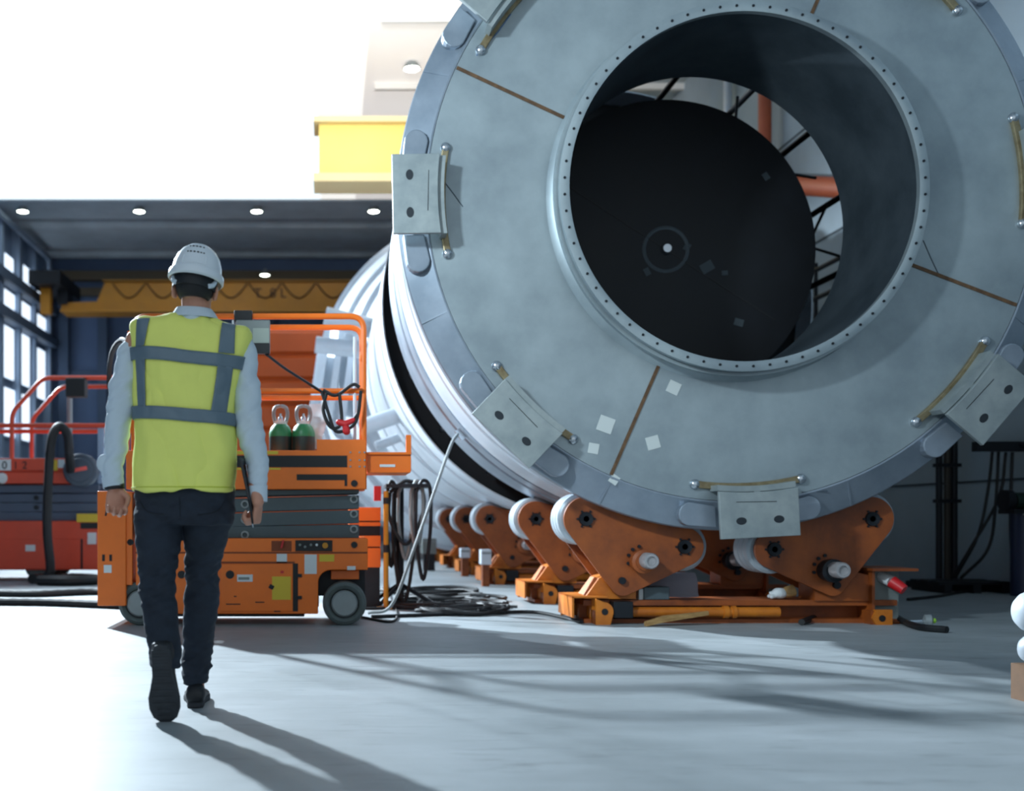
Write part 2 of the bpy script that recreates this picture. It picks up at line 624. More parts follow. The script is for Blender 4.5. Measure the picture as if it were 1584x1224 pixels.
for k in range(12):
    x0 = -6.7 + k * 1.05
    pts = [(x0 + 1.0 * q / 12, 33.93, 8.05 - 0.45 * math.sin(PI * q / 12)) for q in range(13)]
    MB().tube(pts, 0.018, 6).build('festoon_cable', M_DARK, t)
lettering('T  8 L', 0.42, (-2.35, 33.985, 7.62), t, mat('crane_lettering', (60, 44, 34), 0.7))
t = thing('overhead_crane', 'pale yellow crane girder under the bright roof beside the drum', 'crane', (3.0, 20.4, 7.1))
b = MB().span((-0.2, 20.4, 7.15), (XR - 0.05, 20.9, 8.1))  # girder cut short where the white fade takes over
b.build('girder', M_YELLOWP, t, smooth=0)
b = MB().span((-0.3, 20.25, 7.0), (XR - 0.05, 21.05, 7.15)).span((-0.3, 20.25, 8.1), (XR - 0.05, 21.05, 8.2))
b.build('flange', mat('pale_crane_flange', (250, 226, 170), 0.6), t, smooth=0)  # flange colour carries the same painted wash

# orange cladding stack far behind the lifts
t = thing('slatted_container', 'tall orange slatted container standing far behind the scissor lift', 'container', (-1.7, 23.0, 0))
b = MB()
zz = 0.05
while zz < 4.7:
    b.prism([(23.0, zz), (22.93, zz + 0.06), (22.93, zz + 0.44), (23.0, zz + 0.5)], -3.95, 0.75)
    zz += 0.52
b.v = [(p[1], p[0], p[2]) for p in b.v]
b.build('slatted_front', M_ORANGEC, t, smooth=0)
MB().span((-4.0, 23.0, 0), (0.8, 25.2, 4.75)).build('body', M_ORANGEC, t, smooth=0)

# ------------------------------------------------------------------ the great steel drum
Y0 = F / 225.0
CX, CZ = 642 / 225.0, HC + 515 / 225.0
C0 = (CX, 0, CZ)
drum = thing('steel_drum', 'huge steel drum with round neck opening lying on orange rollers', 'drum', (CX, 7.8, CZ - 2.3))
YP = 7.79
# neck: double walled tube
MB().lathe([(1.209, Y0 + 0.03), (1.262, Y0 + 0.03), (1.262, 8.70), (1.209, 8.70)], C0, n=128, close=True).build('neck', M_STEELN, drum)
MB().lathe([(1.205, Y0), (1.222, Y0 - 0.004), (1.25, Y0 - 0.004), (1.274, Y0), (1.274, Y0 + 0.045), (1.205, Y0 + 0.045)], C0, n=128, close=True).build('neck_flange', M_STEEL, drum, smooth=25)
MB().lathe([(1.26, Y0 + 0.075), (1.296, Y0 + 0.075), (1.296, Y0 + 0.12), (1.26, Y0 + 0.12)], C0, n=128, close=True).build('stiffening_ring', M_STEEL, drum, smooth=25)
MB().lathe([(1.26, YP - 0.05), (1.275, YP - 0.045), (1.325, YP + 0.005), (1.26, YP + 0.01)], C0, n=128, close=True).build('weld_bead', M_STEEL, drum)
bolt = None
for k in range(68):
    a = 2 * PI * (k + 0.5) / 68
    p = Vector((CX + 1.24 * math.cos(a), Y0 - 0.004, CZ + 1.24 * math.sin(a)))
    if bolt is None:
        bolt = MB().cyl(p, p + Vector((0, -0.006, 0)), 0.0095, 8).build('bolt', M_DARK, drum)
        bolt.data.transform(Matrix.Translation(world_of(drum) - p))
        bolt.location = p - world_of(drum)
    else:
        copy_part(bolt, drum, p - world_of(drum))
# front plate, rim, shell
MB().lathe([(1.262, YP), (2.16, YP), (2.16, YP + 0.03), (1.262, YP + 0.03)], C0, n=128, close=True).build('front_plate', M_STEEL, drum, smooth=25)
MB().lathe([(2.163, YP - 0.004), (2.175, YP - 0.006), (2.366, YP + 0.10), (2.373, YP + 0.11), (2.373, YP + 0.19), (2.30, YP + 0.19), (2.163, YP + 0.03)], C0, n=160, close=True).build('rim', M_RIM, drum, smooth=25)
MB().lathe([(2.30, 7.95), (2.315, 8.02), (2.30, 8.03), (2.30, 8.62), (2.312, 8.63), (2.312, 8.67), (2.30, 8.68), (2.30, 9.22), (2.22, 9.22), (2.22, 7.95)], C0, n=160, close=True).build('shell', M_STEELB, drum, smooth=25)
MB().lathe([(2.22, 9.20), (2.22, 9.36), (2.12, 9.36), (2.12, 9.20)], C0, n=128, close=True).build('groove_band', M_STEELD, drum, smooth=25)
MB().lathe([(2.295, 9.34), (2.295, 9.62), (2.25, 9.64), (2.25, 9.74), (2.295, 9.76), (2.30, 9.80), (2.30, 10.28), (2.12, 10.28), (2.12, 9.34)], C0, n=160, close=True).build('support_ring', M_RIM, drum, smooth=25)
for a in (168, 178, 190, 203, 216, 228, 240):
    t_ = math.radians(a)
    d = Vector((math.cos(t_), 0, math.sin(t_)))
    p = Vector((CX, 9.69, CZ)) + d * 2.25
    R_ = Matrix.Rotation(-t_, 3, 'Y')
    MB().box(p, (0.06, 0.07, 0.09), R_).build('ring_stop', M_DARK, drum, smooth=0)
for a in (155, 246.5, 339, 66.5):
    t_ = math.radians(a)
    R_ = Matrix.Rotation(-t_, 3, 'Y')
    MB().box(Vector((CX, YP - 0.001, CZ)) + Vector((math.cos(t_), 0, math.sin(t_))) * 1.735, (0.84, 0.012, 0.024), R_).build('weld_seam', M_WELD, drum, smooth=0)
for k in range(24):                       # tangential joints of the rim
    if k % 3:
        continue
    t_ = math.radians(k * 15 + 22)
    R_ = Matrix.Rotation(-t_, 3, 'Y') @ Matrix.Rotation(0.46, 3, 'Z')
    MB().box(Vector((CX, YP + 0.048, CZ)) + Vector((math.cos(t_), 0, math.sin(t_))) * 2.27, (0.21, 0.014, 0.012), R_).build('rim_joint', M_RIM, drum, smooth=0)
# scribbles and tape left on the plate
def on_plate(px, py, d=0.002):
    k = F / YP
    return Vector(((px - PX) / k, YP - d, HC - (py - PY) / k))
for px, py, s, a in ((937, 657, 24, 20), (1010, 685, 20, -15), (1042, 600, 19, 25), (918, 694, 16, 10), (950, 742, 14, 35)):
    MB().box(on_plate(px, py), (s / 218, 0.004, s / 218), Matrix.Rotation(math.radians(a), 3, 'Y')).build('tape_mark', M_TAPE, drum, smooth=0)
for pts, m in (([(790, 22), (770, 50), (745, 78), (737, 86)], mat('blue_marker', (72, 104, 150), 0.7)), ([(680, 272), (700, 298), (716, 320)], mat('dark_marker', (66, 78, 88), 0.7)),
               ([(1428, 372), (1440, 400), (1452, 425)], mat('dark_marker', (66, 78, 88), 0.7)), ([(1280, 760), (1240, 762)], mat('dark_marker', (66, 78, 88), 0.7))):
    MB().tube([on_plate(x, y, 0.0) for x, y in pts], 0.004, 6).build('marker_line', m, drum)

# bolted brackets round the rim
def bracket(ang):
    th = math.radians(ang)
    er, et = Vector((math.cos(th), 0, math.sin(th))), Vector((-math.sin(th), 0, math.cos(th)))
    ey = Vector((0, 1, 0))
    base = Vector((CX, 0, CZ))

    def P(t, r, y):
        return base + er * r + et * t + ey * y

    def slab(poly, y0, y1):
        m_ = MB()
        n = len(poly)
        m_.add([P(t, r, y0) for t, r in poly] + [P(t, r, y1) for t, r in poly],
               [tuple(range(n))[::-1], tuple(range(n, 2 * n))] + [(i, (i + 1) % n, n + (i + 1) % n, n + i) for i in range(n)])
        return m_

    y0 = YP - 0.20
    top = [(t, math.sqrt(2.105 ** 2 - t * t)) for t in [0.275 - 0.055 * i for i in range(11)]]
    br = slab([(-0.275, 2.42), (0.275, 2.42)] + top, y0, y0 + 0.035).build('bracket', M_BRKT, drum, smooth=0, bevel=0.004)
    outer = [(t, math.sqrt(2.10 ** 2 - t * t)) for t in [0.27 - 0.054 * i for i in range(11)]]
    inner = [(t, math.sqrt(2.06 ** 2 - t * t)) for t in [-0.27 + 0.054 * i for i in range(11)]]
    slab(outer + inner, y0 + 0.03, YP + 0.01).build('bracket_web', M_BRKT, br, smooth=0)
    outer = [(2.085 * math.sin(x), 2.085 * math.cos(x)) for x in [0.185 - 0.037 * i for i in range(11)]]
    inner = [(2.035 * math.sin(x), 2.035 * math.cos(x)) for x in [-0.185 + 0.037 * i for i in range(11)]]
    slab(outer + inner, YP - 0.03, YP + 0.01).build('weld_strip', M_BRASS, br, smooth=0, bevel=0.006)
    for s in (-1, 1):
        m_ = MB().ball(P(s * 0.375, 2.027, YP - 0.012), (0.038, 0.03, 0.038))
        m_.build('strip_end', M_CHROME, br)
        pad = [(s * 0.24, 2.19), (s * 0.42, 2.15)] + [(s * (0.42 + 0.085 * math.sin(PI * i / 8)), 2.235 - 0.085 * math.cos(PI * i / 8)) for i in range(1, 8)] + [(s * 0.42, 2.32), (s * 0.24, 2.34)]
        slab(pad, YP - 0.025, YP + 0.06).build('pad', M_RIM, br, smooth=0, bevel=0.008)
        sl = [(s * 0.13 + 0.036 * math.cos(2 * PI * i / 20), 2.30 + 0.026 * math.sin(2 * PI * i / 20)) for i in range(20)]
        slab(sl, y0 - 0.002, y0 + 0.01).build('bolt_slot', mat('slot_shadow_steel', (40, 46, 52), 0.6, 0.3), br, smooth=0)
    slab([(-0.02, 2.10), (0.02, 2.10), (0.02, 2.36), (-0.02, 2.36)], y0 + 0.03, YP + 0.09).build('gusset', M_BRKT, br, smooth=0)
    slab([(0.12, 2.175), (-0.16, 2.165), (-0.16, 2.169), (0.12, 2.180)], y0 - 0.0015, y0 + 0.01).build('scratch', M_DARK, br, smooth=0)
    return br


for a in (181, 226.3, 273, 319.5, 139.5, 95, 50, 5):
    bracket(a)

# dark bulkhead closing the inner opening, seen through the neck
YD = 9.33
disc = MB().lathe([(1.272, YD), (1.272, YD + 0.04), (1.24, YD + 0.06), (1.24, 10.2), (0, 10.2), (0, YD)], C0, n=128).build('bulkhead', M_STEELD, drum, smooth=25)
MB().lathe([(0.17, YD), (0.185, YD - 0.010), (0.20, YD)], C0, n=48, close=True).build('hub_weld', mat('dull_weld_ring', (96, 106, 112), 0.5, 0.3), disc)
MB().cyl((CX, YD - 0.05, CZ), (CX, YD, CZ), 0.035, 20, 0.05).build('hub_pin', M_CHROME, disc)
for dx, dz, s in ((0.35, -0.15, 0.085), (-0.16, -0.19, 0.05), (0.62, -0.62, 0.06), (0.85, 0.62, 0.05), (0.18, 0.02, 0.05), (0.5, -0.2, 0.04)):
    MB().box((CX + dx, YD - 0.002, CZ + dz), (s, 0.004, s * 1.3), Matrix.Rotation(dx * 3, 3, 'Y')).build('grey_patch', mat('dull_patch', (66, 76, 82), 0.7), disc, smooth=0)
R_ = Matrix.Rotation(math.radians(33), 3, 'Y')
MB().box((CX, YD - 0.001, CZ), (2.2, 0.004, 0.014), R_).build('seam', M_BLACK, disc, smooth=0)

# struts across the open gap and the rear barrel
for k in range(20):
    a = math.radians(18 * k + 3)
    d = Vector((math.cos(a), 0, math.sin(a)))
    p = Vector((CX, 0, CZ)) + d * 2.12
    MB().cyl(p + Vector((0, 10.2, 0)), p + Vector((0, 11.8, 0)), 0.03, 12).build('strut', M_DARK, drum)
for k, (a, b_) in enumerate(((28, 50), (60, 44), (5, 22), (20, 2))):
    p = Vector((CX + 1.9 * math.cos(math.radians(a)), 10.25, CZ + 1.9 * math.sin(math.radians(a))))
    q = Vector((CX + 2.0 * math.cos(math.radians(b_)), 11.75, CZ + 2.0 * math.sin(math.radians(b_))))
    MB().cyl(p, q, 0.014, 8).build('brace_rod', M_DARK, drum)
MB().lathe([(2.0, 10.26), (2.0, 12.1), (1.97, 12.1), (1.97, 10.26)], C0, n=64, close=True, a0=math.radians(112), a1=math.radians(320)).build('inner_liner', M_STEELD, drum, smooth=25)  # dark sheet added so the open gap reads shaded
MB().lathe([(2.30, 11.72), (2.30, 12.2), (2.24, 12.22), (2.24, 12.42), (2.30, 12.44), (2.30, 13.6), (2.24, 13.63), (2.24, 13.8), (2.30, 13.83), (2.30, 15.6), (2.22, 15.64), (2.22, 15.9), (2.30, 15.94), (2.30, 17.6),
            (2.285, 17.6), (2.285, 11.72)], C0, n=128, close=True).build('rear_barrel', M_WHITE, drum, smooth=25)
MB().lathe([(1.0, 12.1), (2.284, 12.1), (2.284, 12.2), (1.0, 12.2)], C0, n=96, close=True).build('rear_bulkhead', M_STEELD, drum, smooth=25)  # dark colour carries the shade inside the barrel
C1 = (CX - 0.12, 0, CZ + 0.06)
MB().lathe([(2.2, 17.4), (2.34, 17.6), (2.42, 17.62), (2.42, 17.8), (2.36, 17.82), (2.6, 18.5), (2.68, 18.5), (2.68, 18.62), (2.6, 18.64), (2.9, 19.2), (2.98, 19.2), (2.98, 19.6), (2.9, 19.65), (2.9, 21.5), (3.02, 21.55), (3.02, 21.9), (2.2, 21.9)], C1, n=128).build('rear_cone', M_WHITE, drum, smooth=25)
for (px, py, Y, l, r) in ((556, 502, 17.0, 0.55, 0.16), (552, 540, 17.0, 0.6, 0.13), (592, 655, 13.2, 0.26, 0.10), (600, 690, 14.4, 0.14, 0.06)):
    p = W(px, py, Y)
    d = (p - Vector((CX, Y, CZ))).normalized()
    q = Vector((CX, Y, CZ)) + d * 2.25
    MB().cyl(q, q + d * (l + 0.1) + Vector((-0.15, 0, 0)), r, 20).build('pipe_stub', M_WHITE, drum)
for px, py, Y, h_ in ((500, 560, 18.3, 1.3), (520, 575, 17.9, 1.5), (535, 610, 17.7, 1.3), (488, 600, 18.9, 1.2)):
    p = W(px, py, Y)
    MB().box(p, (0.10, 0.5, h_), Matrix.Rotation(math.radians(8), 3, 'Y')).build('stiffener', M_WHITE, drum, smooth=0)
# hanging grounding cable on the support ring
MB().box(W(712, 672, 9.55), (0.05, 0.06, 0.10), Matrix.Rotation(math.radians(-35), 3, 'Y')).build('cable_clamp', M_CHROME, drum, smooth=0)

# structure of the far side seen through the gap
t = thing('pipe_rack', 'orange and white pipes on the far wall, seen through the drum neck', 'pipe', (6.7, 17.0, 0))
MB().cyl((6.85, 17.3, 0.0), (6.85, 17.3, 9.3), 0.10, 16).build('riser', M_RUSTP, t)
MB().cyl((6.95, 13.2, 4.7), (6.6, 18.0, 6.3), 0.14, 16).build('cross_pipe', M_RUSTP, t)
MB().cyl((6.95, 19.2, 0), (6.95, 19.2, 9.3), 0.07, 12).build('white_pipe', M_WHITE, t)
for z in (3.5, 3.9, 4.3):
    MB().cyl((6.9, 11.0, z), (6.9, 22.0, z), 0.035, 8).build('rail', M_DARK, t)
for y in (12, 13.2, 14.4, 15.6, 16.8, 18, 19.2):
    MB().cyl((6.9, y, 3.4), (6.9, y, 4.4), 0.03, 8).build('rail_post', M_DARK, t)
b = MB().span((6.6, 22.0, 7.4), (7.08, 25.0, 8.3))
b.build('yellow_beam', M_YELLOWP, t, smooth=0)

# ------------------------------------------------------------------ roller stands
KR = F / 8.08


def L(px, py):
    return ((px - PX) / KR, HC - (py - PY) / KR)


def blob(circles, n=14):
    """outline round several circles, listed counter-clockwise, in (x, z)"""
    out = []
    m = len(circles)
    for i, (x, z, r) in enumerate(circles):
        xp, zp, rp = circles[i - 1]
        xn, zn, rn = circles[(i + 1) % m]

        def tang(x1, z1, r1, x2, z2, r2):
            d = math.hypot(x2 - x1, z2 - z1)
            return math.atan2(z2 - z1, x2 - x1) - math.acos(max(-1, min(1, (r1 - r2) / d)))
        a0 = tang(xp, zp, rp, x, z, r)
        a1 = tang(x, z, r, xn, zn, rn)
        while a1 < a0:
            a1 += 2 * PI
        if a1 - a0 > 1.6 * PI:
            a1 = a0
        out += arc(x, z, r, a0, a1, n)
    return out


def px_circles(lst):
    return [(*L(x, y), r / KR) for x, y, r in lst]


def rotator():
    t = thing('roller_stand', 'orange roller stand under the front rim of the drum, nearest of the row', 'roller stand', (CX, 8.3, 0), 'roller stands carrying the drum')
    # base beam
    x0, x1 = L(905, 0)[0], L(1392, 0)[0]
    MB().span((x0, 8.12, 0.13), (x1, 8.50, 0.17)).span((x0, 8.28, 0.02), (x1, 8.34, 0.13)).span((x0, 8.12, 0.0), (x1, 8.50, 0.03)).build('base_beam', M_ORANGER, t, smooth=0)
    xa, za = L(965, 947)
    xb, zb = L(1205, 947)
    MB().cyl((xa, 8.08, za), (xb, 8.08, za), 0.036, 20).cyl((L(1118, 0)[0], 8.08, za), (L(1126, 0)[0], 8.08, za), 0.046, 20).cyl((L(1132, 0)[0], 8.08, za), (L(1138, 0)[0], 8.08, za), 0.046, 20).build('spindle_tube', M_ORANGEY, t)
    MB().span((L(945, 0)[0], 8.0, L(0, 955)[1]), (L(975, 0)[0], 8.16, L(0, 930)[1])).build('spindle_block', M_DARK, t, smooth=0, bevel=0.004)
    for side, circ, wheels, shaft, pin, ear in (
            ('a', [(905, 803, 34), (962, 902, 20), (1057, 846, 30)], [(905, 803, 41), (1057, 846, 38)], (990, 866), (960, 898), 930),
            ('b', [(1195, 850, 30), (1286, 902, 20), (1346, 803, 34)], [(1195, 850, 38), (1346, 803, 41)], (1276, 880), (1290, 905), 1355)):
        pl = blob(px_circles(circ))
        rk = MB().prism(pl, 8.05, 8.08).build('rocker', M_ORANGER, t, smooth=40, bevel=0.003)
        MB().prism(pl, 8.40, 8.43).build('rear_rocker_plate', M_ORANGER, rk, smooth=40)
        for wx, wy, wr in wheels:
            x, z = L(wx, wy)
            r = wr / KR
            MB().lathe([(0.03, 8.10), (r - 0.02, 8.10), (r, 8.115), (r, 8.19), (r - 0.008, 8.195), (r - 0.008, 8.205), (r, 8.21), (r, 8.28), (r - 0.008, 8.285), (r - 0.008, 8.295), (r, 8.30),
                        (r, 8.375), (r - 0.02, 8.39), (0.03, 8.39)], (x, 0, z), n=48).build('wheel', M_ROLLER, t, smooth=25)
            m_ = MB().lathe([(0.022, 8.05), (0.022, 8.035), (0.050, 8.03), (0.054, 8.05)], (x, 0, z), n=24)
            for q in range(6):
                a = q * PI / 3
                m_.cyl((x + 0.062 * math.cos(a), 8.05, z + 0.062 * math.sin(a)), (x + 0.062 * math.cos(a), 8.038, z + 0.062 * math.sin(a)), 0.009, 6)
            m_.build('axle_cap', M_DARK, t)
        # gearbox with the shaft end
        x, z = L(*shaft)
        mt = MB().lathe([(0.075, 8.06), (0.085, 7.98), (0.085, 7.93), (0.062, 7.92), (0.062, 7.90), (0, 7.90)], (x - 0.015 if side == 'a' else x, 0, z - 0.01), n=28).build('gear_motor', M_DARK if side == 'b' else M_ORANGER, t)
        MB().lathe([(0.058, 7.92), (0.058, 7.80), (0.05, 7.785), (0.034, 7.785), (0.034, 7.80), (0, 7.80)], (x, 0, z), n=28).build('shaft_end', mat('worn_shaft_grey', (172, 170, 172), 0.45, 0.4, var=0.2, scale=10), mt)
        for a in (100, 130, 160, 195):
            q = Vector((x + 0.10 * math.cos(math.radians(a)), 8.05, z + 0.10 * math.sin(math.radians(a))))
            MB().cyl(q, q + Vector((0, -0.018, 0)), 0.013, 6).build('bolt_head', M_DARK, mt)
        x, z = L(*pin)
        MB().cyl((x, 8.02, z), (x, 8.48, z), 0.026, 16).build('pivot_pin', M_DARK, t)
        # pedestal under the rocker
        pd = [L(928, 895), L(905, 927), L(985, 927), L(985, 890), L(962, 880)] if side == 'a' else [L(1262, 890), L(1262, 930), L(1350, 930), L(1345, 890), L(1300, 880)]
        MB().prism(pd, 8.10, 8.38).build('pedestal', M_ORANGEY if side == 'a' else M_ORANGER, t, smooth=0)
        # end foot with its eye
        if side == 'a':
            xA, xB, xC = L(882, 0)[0], L(917, 0)[0], L(943, 0)[0]
            zt, zb_ = L(0, 922)[1], 0.0
            MB().span((xA, 8.02, 0.05), (xA + 0.015, 8.50, zt)).span((xA, 8.02, zt - 0.012), (xC - 0.03, 8.5, zt)).span((xB, 8.10, 0.0), (xB + 0.02, 8.45, zt)).span((xA + 0.012, 8.45, 0.03), (xB + 0.01, 8.48, zt - 0.02)).build('end_foot', M_ORANGEY, t, smooth=0)
            ear_poly = [(xB, 0.0), (xB + 0.105, 0.0)] + arc(L(930, 0)[0] - 0.005, L(0, 945)[1], 0.07, -0.2, PI / 2, 8) + [(xB, L(0, 925)[1])]
        else:
            xA, xB = L(1346, 0)[0], L(1412, 0)[0]
            zt = L(0, 879)[1]
            MB().span((xA, 8.05, 0.0), (xA + 0.02, 8.45, zt)).span((xA - 0.02, 8.0, zt - 0.02), (xB, 8.5, zt)).span((xA, 8.05, 0.0), (xB - 0.05, 8.45, 0.02)).build('end_foot', M_ORANGER, t, smooth=0)
            bx = MB().span((xA + 0.03, 8.16, 0.02), (xB - 0.06, 8.42, zt - 0.02)).build('switch_box', M_GREYP, t, smooth=0, bevel=0.006)
            s0 = Vector((L(1372, 0)[0], 8.13, L(0, 892)[1]))
            s1 = s0 + Vector((0.075, -0.09, -0.075))
            MB().cyl(s0 + Vector((0, 0.06, 0.0)), (s0 + s1) / 2, 0.042, 18).build('socket', M_LABEL, bx)
            MB().cyl((s0 + s1) / 2, s1 + Vector((0.02, -0.02, -0.02)), 0.046, 18, 0.038).build('plug', M_REDP, bx)
            ear_poly = [(L(1345, 0)[0], 0.0), (L(1370, 0)[0], 0.0), (L(1370, 0)[0], L(0, 942)[1]), (L(1345, 0)[0], L(0, 942)[1]), (L(1339, 0)[0], L(0, 955)[1])]
        e_ = MB().prism(ear_poly, 7.98, 8.02).build('lifting_eye', M_ORANGEY, t, smooth=40)
        x, z = (L(931, 0)[0] - 0.003, L(0, 945)[1]) if side == 'a' else (L(1354, 0)[0], L(0, 955)[1])
        MB().cyl((x, 7.976, z), (x, 7.99, z), 0.024, 16).build('eye_hole', M_BLACK, e_)
        MB().span((min(p[0] for p in ear_poly), 8.0, 0), (min(p[0] for p in ear_poly) + 0.03, 8.14, 0.1)).build('eye_bracket', M_ORANGER, e_, smooth=0)
    # bright edge strut of the first pedestal
    a, b_ = L(926, 895), L(908, 925)
    MB().tube([(a[0], 8.16, a[1]), (b_[0], 8.16, b_[1])], 0.02, 4).build('edge_strut', M_ORANGER, t)
    return t


stand = rotator()
labels = ['orange roller stand second from the drum front, dark hub on its rocker', 'orange roller stand third from the drum front, under the dark gap end',
          'orange roller stand fourth from the drum front, behind a small white box', 'orange roller stand fifth from the drum front, beside the grey pump box',
          'orange roller stand at the far end of the row, partly behind hoses']
for (Y, lab) in zip((10.0, 12.9, 15.1, 17.2, 19.8), labels):
    copy_tree(stand, (CX, Y + 0.25, 0), lab)

# ------------------------------------------------------------------ scissor lifts
def rail(b, pts, r=0.021, n=10):
    b.tube(spline_corner(pts), r, n)
    return b


def spline_corner(pts, rad=0.10, n=6):
    """polyline with rounded corners"""
    P = [Vector(p) for p in pts]
    out = [P[0]]
    for i in range(1, len(P) - 1):
        a, b, c = P[i - 1], P[i], P[i + 1]
        d1, d2 = (a - b), (c - b)
        r = min(rad, d1.length * 0.45, d2.length * 0.45)
        p1, p2 = b + d1.normalized() * r, b + d2.normalized() * r
        for k in range(n + 1):
            t = k / n
            out.append(p1 * (1 - t) ** 2 + b * 2 * t * (1 - t) + p2 * t * t)
    out.append(P[-1])
    return out


YL = 7.93                                   # front side of the near lift
KL = F / YL


def S(px, py, dy=0.0):
    return Vector(((px - PX) / KL, YL + dy, HC - (py - PY) / KL))


def slab(b, x0, y0, x1, y1, d0, d1):
    """box given by its front outline in the picture of the lift and its depth range"""
    p, q = S(x0, y1), S(x1, y0)
    return b.span((p.x, YL + d0, max(p.z, 0.0)), (q.x, YL + d1, q.z))


lift = thing('scissor_lift', 'orange scissor lift with guard rails standing in front of the walking man', 'scissor lift', (S(360, 968).x, YL + 0.35, 0))
# chassis with a wheel arch cut at one end
pts = [(210, 833), (569, 833), (569, 882), (512, 882)] + [(512 - 20 * math.sin(PI / 2 * i / 6), 902 - 20 * math.cos(PI / 2 * i / 6)) for i in range(1, 7)] + [(492, 950), (246, 950), (246, 915), (238, 906), (210, 906)]
poly = [(S(x, y).x, S(x, y).z) for x, y in pts][::-1]
ch = MB().prism(poly, YL, YL + 0.10)
ch.prism(poly, YL + 0.62, YL + 0.72)
p, q = S(250, 940), S(488, 836)
ch.span((p.x, YL + 0.05, p.z), (q.x, YL + 0.68, q.z))
p, q = S(214, 880), S(566, 836)
ch.span((p.x, YL + 0.05, p.z), (q.x, YL + 0.68, q.z))
chassis = ch.build('chassis', M_ORANGE, lift, smooth=0, bevel=0.006)
slab(MB(), 250, 946, 470, 956, 0.1, 0.62).build('underside_tray', M_DARK, chassis, smooth=0)
slab(MB(), 341, 873, 453, 946, -0.008, 0.0).build('battery_door', M_ORANGE, chassis, smooth=0, bevel=0.003)
slab(MB(), 453, 872, 461, 946, -0.004, 0.0).build('door_gap', M_BLACK, chassis, smooth=0)
for y in (890, 924):
    slab(MB(), 459, y - 2, 467, y + 3, -0.014, 0.0).build('hinge', M_DARK, chassis, smooth=0)
b = slab(MB(), 210, 854, 568, 856.5, -0.003, 0.0)
slab(b, 341, 869, 456, 872, -0.003, 0.0)
b.build('panel_seam', mat('seam_shadow_orange', (120, 52, 12), 0.6), chassis, smooth=0)
for x, y, r in ((356, 889, 6.5), (548, 843, 5.0), (281, 889, 6), (202, 839, 5), (196, 744, 5)):
    c = S(x, y)
    if y != 744:
        MB().cyl(c + Vector((0, -0.012, 0)), c, r / KL, 20).build('round_hole', M_BLACK, chassis)
slab(MB(), 420, 837, 451, 853, -0.003, 0.0).build('lever_recess', mat('seam_shadow_orange', (120, 52, 12)), chassis, smooth=0)
MB().box(S(437, 842, -0.02), (0.014, 0.02, 0.06), Matrix.Rotation(0.25, 3, 'Y')).build('release_lever', M_REDP, chassis, smooth=0, bevel=0.003)
cp = slab(MB(), 457, 836, 514, 853, -0.012, 0.0).build('control_panel', M_BLACK, chassis, smooth=0, bevel=0.002)
for x, y, m in ((464, 843, M_GREYP), (472, 846, M_GREYP), (481, 843, M_GREYP), (490, 843, M_LABEL), (503, 844, M_YELLOW)):
    c = S(x, y, -0.012)
    MB().cyl(c + Vector((0, -0.012, 0)), c, (4.5 if x == 503 else 2.0) / KL, 14).build('switch', m, cp)
for x0, y0, x1, y1, m in ((428, 857, 444, 871, M_LABEL), (471, 858, 490, 888, M_LABEL), (494, 858, 517, 869, M_YLABEL), (537, 876, 550, 882, M_LABEL), (214, 866, 222, 886, M_LABEL)):
    slab(MB(), x0, y0, x1, y1, -0.003, 0.0).build('label_plate', m, chassis, smooth=0)
for x0, y0, x1, y1, m in ((367, 889, 391, 900, M_LABEL), (421, 892, 450, 928, M_YLABEL)):
    slab(MB(), x0, y0, x1, y1, -0.011, -0.008).build('label_plate', m, chassis, smooth=0)
slab(MB(), 434, 883, 439, 887, -0.012, -0.008).build('reflector', M_REDP, chassis, smooth=0)
slab(MB(), 369, 893, 386, 897, -0.0125, -0.011).build('label_print', M_GREYP, chassis, smooth=0)
MB().box(S(420, 908, -0.012), (0.035, 0.01, 0.03), Matrix.Rotation(0.5, 3, 'Y')).build('latch', M_DARK, chassis, smooth=0, bevel=0.003)
for x, y, w_ in ((350, 934, 22), (395, 931, 14), (362, 922, 4), (424, 945, 10), (230, 900, 12)):
    slab(MB(), x, y, x + w_, y + 1.6, -0.0095, -0.008 if x > 340 else 0).build('paint_scratch', M_DARK, chassis, smooth=0)
# end mast with steps
e = slab(MB(), 152, 760, 196, 937, -0.03, 0.70)
mast = e.build('end_mast', M_ORANGE, lift, smooth=0, bevel=0.006)
slab(MB(), 187, 762, 205, 905, -0.012, 0.02).build('mast_flange', M_ORANGE, mast, smooth=0, bevel=0.003)
slab(MB(), 162, 874, 174, 886, -0.034, -0.03).build('mast_label', M_LABEL, mast, smooth=0)
for x in (161.5, 172.5):
    slab(MB(), x - 2, 858, x + 2, 868, -0.034, -0.03).build('mast_slot', M_DARK, mast, smooth=0)
for x in (166, 189):
    MB().box(S(x, 792, -0.032), (0.012, 0.006, 0.06), Matrix.Rotation(0.2, 3, 'Y')).build('mast_scuff', M_DARK, mast, smooth=0)
